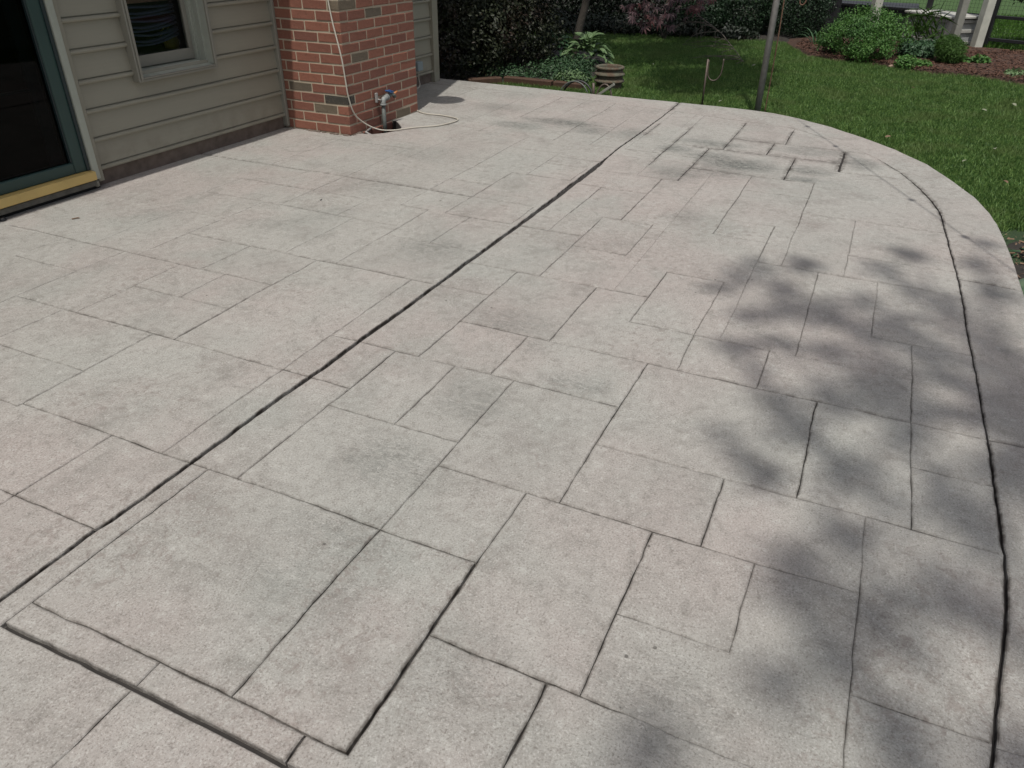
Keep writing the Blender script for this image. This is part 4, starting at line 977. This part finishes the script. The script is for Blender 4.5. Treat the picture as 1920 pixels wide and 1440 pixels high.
# ---- back hedges, maple, boxwood
shrub('hedge', (14.6, 4.6, ZL), [(.2, -1.6, .9, 1.0, 1.1, 1.0, 3), (.3, .2, 1.0, 1.1, 1.2, 1.1, 3), (-.3, 1.9, 1.0, 1.0, 1.2, 1.1, 3), (.0, 3.6, 1.1, 1.1, 1.3, 1.2, 2), (-.6, -.4, .5, .9, 1.2, .6, 2), (-.9, 1.2, .45, .8, 1.2, .55, 2)],
      34000, .07, .038, M['dkleaf'], 'deep shaded hedge wall at the back of the lawn behind bronze maple', None, 'hedge', 8, shell=.55, clump=2.0, seed=21)
shrub('boxwood', (13.6, 1.85, ZL), [(0, .35, .42, .62, .58, .50, 3), (.05, -.42, .48, .62, .55, .55, 3), (.5, 0, .8, .8, 1.0, .7, 2)],
      30000, .032, .020, M['boxwood'], 'rounded dense boxwood in shade left of the dark panel', None, 'shrub', 6, shell=.72, clump=3.0, seed=22)
shrub('boxwood', (13.25, 2.75, ZL), [(0, .0, .25, .42, .40, .32, 3), (.2, .2, .5, .5, .5, .5, 2)],
      9000, .036, .022, M['boxwood'], 'smaller loose green shrub between bronze maple and boxwood', None, 'shrub', 5, shell=.4, clump=3.0, seed=23)
shrub('added_dark_growth', (12.9, 4.4, ZL), [(.1, -1.3, .10, .5, .6, .16, 2), (.0, -.3, .10, .5, .8, .18, 2), (-.5, .7, .10, .6, .8, .18, 2), (-1.2, 1.6, .12, .8, .7, .2, 2), (.2, -2.1, .08, .35, .5, .14, 1.5)],
      9000, .07, .035, M['dkleaf'], 'low dark leaves added to darken the soil before the back hedge', None, 'added_dark_growth', 5, shell=.3, up=.6, seed=24)  # added leaves hide lit soil that should lie in shade
def palm_mesh():
    V, Fc = [(0, 0, 0)], []
    for a, l in ((-1.9, .45), (-1.2, .75), (-.6, .95), (0, 1.05), (.6, .95), (1.2, .75), (1.9, .45)):
        d = Vector((math.cos(a), math.sin(a), 0)); s = Vector((-math.sin(a), math.cos(a), 0)); i = len(V)
        V += [tuple(d*l*.35+s*.085*l), tuple(d*l*.6+s*.095*l-Vector((0, 0, .10*l))), tuple(d*l-Vector((0, 0, .32*l))), tuple(d*l*.6-s*.095*l-Vector((0, 0, .10*l))), tuple(d*l*.35-s*.085*l)]
        Fc += [(0, i+4, i), (i+4, i+3, i+1, i), (i+3, i+2, i+1)]
    me = bpy.data.meshes.new('leaf'); me.from_pydata(V, [], Fc); me.materials.append(M['maple']); me.update(); return me
pm = palm_mesh()
mp = empty('maple', (12.35, 3.15, ZL)); tag(mp, 'low bronze-red maple with drooping fingered leaves at the lawn edge', 'maple'); rs = random.Random(5)
for i in range(150):
    a = rs.uniform(0, 6.28); t = math.sqrt(rs.random())
    y = rs.uniform(-.62, .55); x = rs.uniform(-.45, .45); top = .92-.25*abs(y)
    z = rs.uniform(.20+.25*(y < -.35), top)
    m4 = Matrix.Translation((x-.25*(z < .5), y, z)) @ Matrix.Rotation(rs.uniform(2.2, 4.1), 4, 'Z') @ Matrix.Rotation(rs.uniform(.1, 1.0), 4, 'Y') @ Matrix.Rotation(rs.gauss(0, .4), 4, 'X') @ Matrix.Scale(rs.uniform(.085, .135), 4)
    share('leaf', pm, mp, m4)
stems('branch', [((.1, 0, -.05), (.0, .4, .8)), ((.1, 0, -.05), (-.2, -.4, .8)), ((.1, 0, .3), (-.35, .1, .55)), ((.0, -.1, .4), (-.3, -.5, .45))], .018, M['bark'], mp)
# fallen bare branch on the lawn below the maple
fb = empty('fallen_branch', (11.4, 2.25, ZL)); tag(fb, 'bare twiggy branch lying on the shaded lawn before the maple', 'branch')
main_ = [(2.0, .75, .36), (1.3, .45, .30), (.5, -.02, .20), (-.2, -.35, .10), (-1.0, -.66, .03)]
b = MB(); b.tube(smooth_path(main_, 4), [.010-.0004*i for i in range(17)], 6); b.build('stem', M['twig'], fb)
rs = random.Random(9); sp = smooth_path(main_, 8)
for i in range(26):
    p = sp[rs.randrange(6, len(sp))]; a = rs.uniform(1.2, 3.6); L_ = rs.uniform(.25, .85)
    q = [p, p+Vector((math.cos(a)*L_*.5, math.sin(a)*L_*.5, rs.uniform(-.03, .06))), p+Vector((math.cos(a+.3)*L_, math.sin(a+.3)*L_, -p.z+rs.uniform(.03, .10)))]
    b = MB(); b.tube(smooth_path(q, 3), [.0045-.0005*k_ for k_ in range(7)], 5); b.build('twig', M['twig'], fb)
# ---- right-hand bed
shrub('shrub', (11.75, .18, ZL), [(-.05, .30, .28, .40, .36, .26, 3), (.0, -.10, .30, .38, .34, .27, 3), (.3, .15, .38, .42, .42, .24, 3), (-.32, .05, .16, .26, .34, .16, 2), (.1, .55, .20, .30, .20, .18, 1.4)],
      24000, .030, .017, M['spirea'], 'wide mounded fresh green shrub at the front of the mulch bed', None, 'shrub', 16, shell=.30, clump=4.5, seed=31, holes=7.0)
shrub('feathery_bush', (11.62, -.74, ZL), [(0, 0, .17, .21, .19, .17, 3), (.08, .05, .24, .18, .17, .12, 2)], 9000, .05, .006, M['fern'], 'small round feathery bright green bush in the mulch', None, 'bush', 5, shell=.2, up=.8, seed=32)
shrub('leafy_plant', (12.0, -.42, ZL), [(0, 0, .10, .22, .20, .13, 3), (.2, -.1, .12, .2, .2, .12, 2), (.0, .18, .12, .2, .14, .14, 1.5)], 3000, .055, .03, M['hostadk'], 'broad-leaved green plant between mounded shrub and feathery bush', None, 'plant', 5, shell=.3, up=.6, seed=33)
shrub('low_plant', (11.12, -.25, ZL), [(0, 0, .07, .16, .14, .09, 3), (.05, -.18, .05, .12, .12, .07, 2)], 1100, .045, .024, M['spirea'], 'little light green plant at the very front of the mulch', None, 'plant', 3, shell=.2, up=.8, seed=34)
shrub('grassy_plant', (13.0, -.35, ZL), [(0, 0, .28, .28, .38, .30, 3)], 110, .36, .007, M['fern'], 'thin grassy stems rising in front of the white box', None, 'plant', 3, shell=.1, up=.0, seed=35, droop=-1.5)
shrub('low_plant', (11.85, -1.12, ZL), [(0, 0, .05, .13, .12, .08, 3), (-.05, .2, .04, .1, .1, .06, 1)], 300, .075, .05, M['spirea'], 'small heart-leaved plant right of the feathery bush', None, 'plant', 3, shell=.2, up=.7, seed=36)
shrub('low_plant', (10.95, -1.42, ZL), [(0, 0, .04, .12, .12, .07, 3)], 160, .08, .025, M['hosta'], 'yellowish plant at the right end of the mulch', None, 'plant', 3, shell=.2, up=.6, seed=37)
shrub('tree_branch_leaves', (14.4, -1.75, ZL+.55), [(0, 0, .25, .5, .42, .24, 3), (.3, -.3, .1, .4, .35, .25, 2)], 3600, .07, .028, M['dkleaf'], 'dark overhanging leafy shrub in front of the fence top', None, 'shrub', 4, shell=.3, seed=38)
def strap_mesh():
    V, Fc = [], []
    for i in range(8):
        t = i/7; w_ = .016*(1-t)**.6+.001; x = .28*t*t; z = .52*t-.20*t**3
        V += [(x, -w_, z), (x, 0, z-.004), (x, w_, z)]
    for i in range(7): Fc += [(3*i, 3*i+3, 3*i+4, 3*i+1), (3*i+1, 3*i+4, 3*i+5, 3*i+2)]
    me = bpy.data.meshes.new('leaf'); me.from_pydata(V, [], Fc); me.materials.append(M['iris']); me.update(); return me
ir = empty('iris', (12.7, .92, ZL)); tag(ir, 'clump of arching sword-shaped leaves left of the mounded shrub', 'iris'); sm = strap_mesh(); rs = random.Random(3)
for i in range(22):
    a = rs.uniform(0, 6.28); m4 = Matrix.Translation((math.cos(a)*.07, math.sin(a)*.08, -.01)) @ Matrix.Rotation(a, 4, 'Z') @ Matrix.Rotation(rs.uniform(-.1, .45), 4, 'Y') @ Matrix.Scale(rs.uniform(.55, .95), 4)
    share('leaf', sm, ir, m4)
# hosta leaves in the dark bed at the patio corner
leafy('hosta', (4.06, -1.06, ZL-.03), 16, hd, .16, .12, 'large dark hosta leaves in the bed right of the patio edge', None, 'hosta', seed=8, size=(.8, 1.3))
leafy('low_plant', (4.62, -.98, ZL-.03), 26, hd, .16, .05, 'small round leaves in dark soil at the lawn corner', None, 'plant', seed=9, size=(.2, .38))
# mulch chips and clippings
def chips(name, n, poly, box_, z, size, mat, label):
    P = np.stack([box_[0]+(box_[1]-box_[0])*np.random.rand(n), box_[2]+(box_[3]-box_[2])*np.random.rand(n)], 1); P = P[inpoly(P, poly)]; n = len(P)
    a = np.random.rand(n)*6.28; l = size*(.4+np.random.rand(n)); w_ = l*.3; tz = (np.random.rand(n)-.5)*.8*l
    ca, sa = np.cos(a), np.sin(a); zz = z+np.random.rand(n)*.02; V = np.empty((n, 4, 3))
    for q, (u, v_) in enumerate(((-1, -1), (1, -1), (1, 1), (-1, 1))):
        V[:, q, 0] = P[:, 0]+u*l/2*ca-v_*w_/2*sa; V[:, q, 1] = P[:, 1]+u*l/2*sa+v_*w_/2*ca; V[:, q, 2] = zz+u*tz/2+v_*w_*.2
    o = fast_mesh(name, V.reshape(-1, 3), (np.arange(n)*4)[:, None]+np.arange(4), mat); tag(o, label, kind='stuff')
chips('mulch_chips', 26000, BEDR, (10.6, 13.4, -1.9, 1.2), ZL+.030, .026, M['chip'], 'shredded red-brown mulch')
chips('leaf_litter', 500, BEDC, (4.0, 5.1, -1.6, -.8), ZL-.03, .03, M['dry'], 'leaf litter on the dark soil')

# ================================================================ THINGS IN THE GARDEN
# timber edging of the planting bed
for i, (p, q) in enumerate((((7.52, 3.98), (7.80, 3.72)), ((7.86, 3.70), (7.855, 3.14)), ((7.855, 3.12), (7.86, 2.80)))):
    p, q = Vector((*p, 0)), Vector((*q, 0)); d = q-p; a = math.atan2(d.y, d.x)
    b = MB(); b.box(-d.length/2, d.length/2, -.045, .045, -.08, .060, .008)
    o = b.build('edging_timber', M['wood_red']); o.matrix_basis = Matrix.Translation(((p.x+q.x)/2, (p.y+q.y)/2, ZL)) @ Matrix.Rotation(a, 4, 'Z')
    tag(o, ['short angled red timber at the left end of the bed edging', 'long red landscape timber edging the planting bed', 'short red timber behind the metal hoops'][i], 'timber', 'timbers edging the planting bed')
# clay chimney pot
b = MB(); prof = [(.135, -.02), (.140, .06), (.148, .085), (.165, .095), (.168, .105), (.158, .118), (.146, .130), (.146, .148), (.152, .158), (.167, .166), (.169, .174), (.160, .184), (.146, .200), (.140, .215), (.142, .222), (.156, .228), (.160, .238), (.156, .250), (.142, .254), (.128, .250), (.124, .235), (.120, .1), (.001, .1)]
o = None
cp = empty('clay_pot', (8.12, 2.60, ZL-.03)); tag(cp, 'weathered ribbed clay chimney pot standing on lawn behind patio', 'clay pot')
b.lathe([(r*.95, z*.95) for r, z in prof], (0, 0, 0), 44); b.build('pot', M['terracotta'], cp)
b = MB(); b.lathe([(.124, .205), (.06, .212), (.001, .214)], (0, 0, 0), 24); b.build('soil', M['soil'], cp)
# hose cart hoops
hr = empty('hose_reel', (7.6, 2.66, ZL)); tag(hr, 'dark metal hoops and slanted bar of a reel by the patio edge', 'reel')
def hoop(y0, y1, ztop, x, mat, rad=.008):
    c = (y0+y1)/2; r = abs(y1-y0)/2; pts = [(x+.02*math.sin(t*math.pi), c+r*math.cos(math.pi*t), ztop-.17+.17*math.sin(math.pi*t)) for t in [i/14 for i in range(15)]]
    b = MB(); b.tube(pts, rad, 8); return b
hoop(.30, -.02, .115, 0, None, .0075).build('hoop', M['pipe'], hr); hoop(.275, -.055, .118, .03, None, .010).build('hoop', M['wire'], hr)
hoop(-.10, -.27, .115, -.01, None, .009).build('hoop', M['iron'], hr)
b = MB(); b.tube([(-.03, -.085, -.05), (-.03, -.075, .125)], .014, 10); b.build('upright', M['iron'], hr)
b = MB(); b.box(-.012, .012, -.14, .14, -.012, .012, .003, Matrix.Translation((0, -.17, .045)) @ Matrix.Rotation(-.62, 4, 'X')); b.build('bar', M['wood_post_dk'], hr)
# pole, crook and stake at the patio edge
pl = empty('pole', (7.33, .935, ZL)); tag(pl, 'tall galvanised steel pole standing just beyond the patio edge', 'pole')
b = MB(); b.tube([(0, 0, -.1), (.0, .0, 1.3), (.0, 0, 2.78)], [.0275]*3, 18); b.build('post', M['galv'], pl)
b = MB(); b.tube([(0, 0, 2.78), (0, 0, 2.80)], .031, 18).tube([(0, 0, 2.72), (-.05, -.03, 2.74)], .006, 8); b.build('cap', M['galv'], pl)
ck = empty('shepherd_hook', (7.6, .90, ZL)); tag(ck, 'thin brown shepherd hook rod beside the steel pole', 'garden hook')
b = MB(); b.tube(smooth_path([(0, 0, -.05), (0, .0, .6), (0, .01, 1.1), (0, 0, 1.30), (0, -.06, 1.40), (0, -.13, 1.30), (0, -.135, 1.05), (0, -.125, .93), (0, -.150, .905), (0, -.172, .93), (0, -.175, .98)], 5), .0055, 8); b.build('rod', M['rust'], ck)
st = empty('garden_stake', (7.6, 1.488, ZL)); tag(st, 'short iron stake with a U-shaped loop on the lawn', 'garden stake')
b = MB(); b.tube([(0, 0, -.06), (0, .002, .42)], .0085, 10); b.build('rod', M['iron'], st)
b = MB(); b.tube(smooth_path([(0, -.008, .41), (0, -.012, .30), (0, -.035, .252), (0, -.075, .238), (0, -.115, .262), (0, -.138, .32), (0, -.142, .43)], 5), .006, 8); b.build('loop', M['iron'], st)
# string lights from the pole to the tree by the camera
A_, B_ = Vector((7.30, .93, 2.66)), Vector((-1.35, -3.0, 2.95))
sg = empty('string_lights', A_); tag(sg, 'black cord of garden bulbs strung high from the steel pole', 'string lights')
pts = []
for i in range(41):
    t = i/40; p = A_.lerp(B_, t); p.z -= .30*4*t*(1-t); pts.append(p-A_)
b = MB(); b.tube(pts, .0045, 6); b.build('cord', M['wire'], sg)
bme = MB(); bme.lathe([(.001, -.075), (.018, -.068), (.022, -.05), (.014, -.028), (.011, -.025), (.012, .0), (.001, .002)], (0, 0, 0), 12)
bo = bme.build('bulb', M['elbox'], sg)
for i, t in enumerate((.195, .26, .39, .455, .52, .59, .66, .73)):
    j = int(t*40); p = pts[j].lerp(pts[j+1], t*40-j)
    o = bo if i == 0 else share('bulb', bo.data, sg)
    o.location = p
# pergola posts, box and fence at the back right
def post(x, y, h, w_, mat, label, lean=(0, 0)):
    b = MB(); b.box(-w_/2, w_/2, -w_/2, w_/2, -.1, h, .006)
    for v in b.bm.verts: v.co.x += lean[0]*v.co.z; v.co.y += lean[1]*v.co.z
    o = b.build('wooden_post', mat); o.location = (x, y, ZL); o.rotation_euler[2] = .55; tag(o, label, 'post', 'wooden posts of the pergola'); return o
post(13.55, -1.16, 2.5, .12, M['wood_post'], 'thick pale post right of the white box, at the mulch edge')
post(13.25, -.83, 2.5, .10, M['wood_post_dk'], 'grey shaded post standing in front of the white box')
post(14.10, .30, 2.5, .125, M['wood_post'], 'pale post rising behind the mounded green shrub')
bx = empty('deck_box', (13.42, -.73, ZL), math.atan2(.62, .78)); tag(bx, 'worn white panelled storage box with flat lid between the posts', 'storage box')
L1, L2, HB = .92, .56, .385
b = MB(); b.box(.02, L1-.02, -L2+.02, -.02, .02, HB-.01); b.build('body', simple('grey_panel_paint', (.30, .31, .30), .7, var=.12, scale=8), bx)
for (a0, a1, c0, c1) in ((0, .05, -.05, 0), (L1-.05, L1, -.05, 0), (0, .05, -L2, -L2+.05), (L1-.05, L1, -L2, -L2+.05)):
    b = MB(); b.box(a0, a1, c0, c1, -.03, HB-.005, .003); b.build('leg', M['box_white'], bx)
for z0 in (.045, .20, HB-.055):
    b = MB(); b.box(.0505, L1-.0505, -.0005-.02, .0035, z0, z0+.04, .002); b.build('rail', M['box_white'], bx)
    b = MB(); b.box(-.0035, .02, -L2+.0505, -.0505, z0, z0+.04, .002); b.build('rail', M['box_white'], bx)
b = MB(); b.box(-.035, L1+.035, -L2-.035, .035, HB, HB+.035, .008); b.build('lid', M['box_white'], bx)
# wire fence with black rails
fn = empty('wire_fence', (14.0, -1.3, ZL)); tag(fn, 'black post and rail fence with wire mesh along the back lawn', 'fence')
fdir = [(( -.35, -.95)), ((1.0, 1.9))]
def fence_run(p0, p1, nseg):
    d = Vector((p1[0]-p0[0], p1[1]-p0[1], 0)); u = d.normalized(); a = math.atan2(d.y, d.x); Ls = d.length/nseg
    for i in range(nseg+1):
        q = Vector((p0[0], p0[1], 0))+u*Ls*i
        b = MB(); b.box(-.035, .035, -.035, .035, -.1, 1.25, .004); o = b.build('post', M['black'], fn); o.matrix_basis = Matrix.Translation((q.x, q.y, 0)) @ Matrix.Rotation(a, 4, 'Z')
        if i < nseg:
            for z in (.10, .40, .78, 1.15):
                b = MB(); b.box(.036, Ls-.036, -.018, .018, z-.022, z+.022, .003); o = b.build('rail', M['black'], fn); o.matrix_basis = Matrix.Translation((q.x, q.y, 0)) @ Matrix.Rotation(a, 4, 'Z')
            b = MB(); s_ = .05
            for j in range(1, int(Ls/s_)): b.box(j*s_-.0012, j*s_+.0012, .0185, .021, .02, 1.2)
            for j in range(1, 24): b.box(.02, Ls-.02, .0215, .024, j*s_-.0012, j*s_+.0012)
            o = b.build('mesh', M['wire'], fn); o['kind'] = 'stuff'; o.matrix_basis = Matrix.Translation((q.x, q.y, 0)) @ Matrix.Rotation(a, 4, 'Z')
fence_run((0, 0), (-.75, -1.75), 1)
fence_run((.05, .08), (1.35, 3.2), 4)
# dark shed panel and low dark table behind the shrub
pn = MB(); pn.box(-.04, .04, -.42, .42, -.05, 1.9, .004); o = pn.build('screen', M['black']); o.location = (14.4, 1.25, ZL); tag(o, 'black upright screen behind the sword-leaved clump', 'screen')
pp = MB(); pp.box(-.04, .04, -.02, .02, -.05, 1.9, .004); o = pp.build('wooden_batten', M['dark']); o.location = (14.34, 1.02, ZL)
tag(o, 'narrow black batten standing against the dark screen', 'batten')
dt = empty('dark_table', (15.4, .40, ZL)); tag(dt, 'long low black covered table behind the mounded shrub', 'table')
b = MB(); b.box(-.5, .5, -.72, .78, .36, .395, .006); b.build('table_top', simple('slate_top', (.022, .024, .028), .7), dt)
b = MB(); b.box(-.45, .45, -.66, .72, -.05, .3595); b.build('base', M['black'], dt)
# stones at the mulch edge, single fallen leaves
sm_ = []
for i in range(3):
    bm = bmesh.new(); bmesh.ops.create_icosphere(bm, subdivisions=2, radius=1)
    for v in bm.verts: v.co *= 1+.35*noise.noise(v.co*1.6+Vector((i*7, 0, 0)))
    me = bpy.data.meshes.new('edging_stone'); bm.to_mesh(me); bm.free(); me.materials.append(M['stone']); sm_.append(me)
for i in range(9):
    t = i/8; o = share('edging_stone', sm_[i % 3]); o.location = (11.06-.13*t+random.uniform(-.02, .02), -.93-.40*t, ZL+.005)
    s = random.uniform(.024, .034)*(1+.5*(i == 8)); o.scale = (s, s*1.25, s*.62); o.rotation_euler[2] = random.uniform(0, 6)
    tag(o, 'largest pale stone at the right end of the row at the mulch edge' if i == 8 else 'small pale pinkish stone in the short row at the mulch edge', 'stone', 'pale stones at the mulch edge')
o = share('edging_stone', sm_[1]); o.location = (11.12, -.10, ZL+.01); o.scale = (.03, .045, .02); tag(o, 'single pale stone in front of the mounded shrub', 'stone')
lf = hosta_mesh('fallen_leaf', .055, .016, M['dry'], .3); lp_ = hosta_mesh('fallen_leaf', .055, .018, M['paleleaf'], .3)
LV = [(9.67, 2.55, 1, 'curled tan leaf on the shaded lawn right of the clay pot'), (10.15, 1.45, 1, 'pale leaf on lawn between iron stake and boxwood'), (9.5, -.36, 0, 'brown crumpled leaf on lawn below the mounded shrub'),
      (7.64, -.34, 0, 'long tan leaf on lawn near the patio curve'), (6.95, -.15, 0, 'reddish dry leaf nearest the curved patio edge'), (8.53, -.98, 1, 'pale leaf on lawn left of the frame edge'), (8.95, -1.26, 1, 'pale dry leaf farthest right on the lawn'),
      (5.93, -.94, 0, 'tan leaf in grass beyond the tightest patio curve'), (6.97, -.94, 1, 'grey-white leaf in the middle of the right lawn'), (6.4, -.69, 1, 'small whitish leaf in grass by the curve'), (7.75, 1.36, 1, 'white-green leaf at patio edge beside iron stake')]
for i, (x, y, pale, lab) in enumerate(LV):
    r = share('fallen_leaf', lp_ if pale else lf); r.location = (x, y, ZL+.03); r.rotation_euler = (random.uniform(-.5, .5), random.uniform(-.4, .2), random.uniform(0, 6)); r.scale = (.85, .85, .85); tag(r, lab, 'leaf', 'fallen leaves on the lawn')
tw = MB(); tw.tube(smooth_path([(0, 0, .004), (.012, -.010, .006), (.03, -.013, .004)], 3), .003, 6).tube([(.018, -.012, .005), (.03, -.022, .004)], .002, 5)
o = tw.build('twig', M['dry']); o.location = (2.485, 3.671, 0); tag(o, 'tiny brown twig lying on the patio near the door', 'twig')
tw = MB(); tw.box(-.008, .008, -.004, .004, 0, .006, .002); o = tw.build('crumb', M['black']); o.location = (3.332, 2.715, 0); tag(o, 'small dark crumb lying in the middle of the left paving', 'crumb')
tw = MB(); tw.lathe([(.001, .018), (.014, .016), (.018, .008), (.018, 0)], (0, 0, 0), 16); o = tw.build('rubber_cap', M['black']); o.location = (2.318, 3.975, 0); tag(o, 'small black rubber cap on patio below the door sill', 'cap')

# ================================================================ THE BIG TREE BY THE CAMERA THAT DAPPLES THE PATIO
ZT_ = 11.5
bt = empty('shade_tree', (-1.4, -3.1, ZL)); tag(bt, 'tall shade tree standing beside the camera whose leaves dapple the patio', 'tree')
b = MB(); b.tube(smooth_path([(0, 0, -.2), (.05, .05, 2.5), (.0, .3, 6.0), (-.2, .7, 8.5), (-.5, 1.2, 11.0)], 5), [.24-.009*i for i in range(21)], 14); b.build('trunk', M['bark'], bt)
# every clump: where its shade falls on the patio (x, y), radius, height, leaves
SH = [(3.37, .33, .17, 70), (3.15, .42, .13, 40), (2.93, .23, .12, 55), (3.05, -.02, .18, 90), (2.72, .10, .15, 60), (2.60, .26, .10, 40), (2.92, -.22, .17, 95), (2.62, -.28, .18, 105), (2.42, -.12, .13, 70),
      (3.35, -.48, .17, 70), (3.05, -.62, .2, 90), (2.35, -.36, .14, 60), (2.15, -.02, .12, 65), (1.98, -.18, .14, 80), (1.87, .06, .10, 50), (2.0, .20, .09, 25), (1.70, -.20, .11, 50), (1.53, -.10, .12, 70), (1.45, -.30, .13, 70),
      (1.28, -.22, .11, 60), (1.60, -.44, .10, 40), (1.86, -.52, .13, 55), (2.2, -.66, .16, 70), (2.75, -.70, .2, 70), (3.94, -.34, .12, 38), (3.95, -.62, .13, 42), (3.7, -.2, .13, 40), (4.3, -.66, .10, 18), (.88, .10, .10, 40),
      (.80, -.10, .10, 40), (1.12, -.36, .10, 45), (3.6, -.68, .15, 50), (2.5, -.55, .12, 50), (1.15, -.55, .12, 50), (1.7, -.72, .14, 50), (3.6, .12, .10, 26), (1.15, -.10, .08, 30), (3.25, .16, .10, 36), (2.45, .16, .08, 28), (1.0, -.75, .2, 70), (.6, -.4, .2, 60), (.3, -.2, .2, 60),
      (2.75, -.06, .14, 60), (2.5, -.22, .13, 60), (2.22, -.32, .13, 55), (3.12, -.32, .15, 60), (2.9, -.42, .15, 65), (3.3, -.14, .12, 40), (2.3, .06, .10, 36), (3.05, .12, .12, 42), (2.0, -.45, .13, 50), (1.55, -.5, .14, 50), (1.4, -.1, .10, 35), (3.5, -.35, .12, 40)]
off = Vector((SUN.x/SUN.z, SUN.y/SUN.z, 1)); base = Vector((-1.4, -3.1, ZL))
ells = []; wts = []; rs = random.Random(12)
for (x, y, r, nl) in SH:
    z = ZT_+rs.uniform(-.9, 1.4); c = Vector((x, y, 0))+off*z-base
    ells.append((c.x, c.y, c.z, r*1.02, r*.95, r*1.5, nl))
tot = int(sum(e[6] for e in ells)*.74)
leaf_cloud('leafy_crown', ells, tot, .09, .06, M['tree'], bt, shell=.0, up=.5, seed=44)
leaf_cloud('rear_crown', [(-3.5, -.5, 11.5, 2.0, 1.8, 1.6, 3), (-2.5, -2.4, 10.0, 2.2, 1.8, 1.7, 3), (-3.6, -1.5, 7.0, 2.0, 1.8, 1.4, 2)], 9000, .16, .10, M['tree'], bt, shell=.3, seed=45)
lm = MB()
tips = [Vector(e[:3]) for e in ells]; hub = Vector((-.5, 1.2, 11.0))
for i in range(0, len(tips), 3):
    q = tips[i]; mid = hub.lerp(q, .5)+Vector((0, 0, .35)); lm.tube(smooth_path([hub, mid, q], 4), [.030-.003*k_ for k_ in range(9)], 6)
lm.build('limb', M['bark'], bt)
print('objects', len(bpy.data.objects), 'tris', sum(len(o.data.polygons) for o in bpy.data.objects if o.type == 'MESH'))
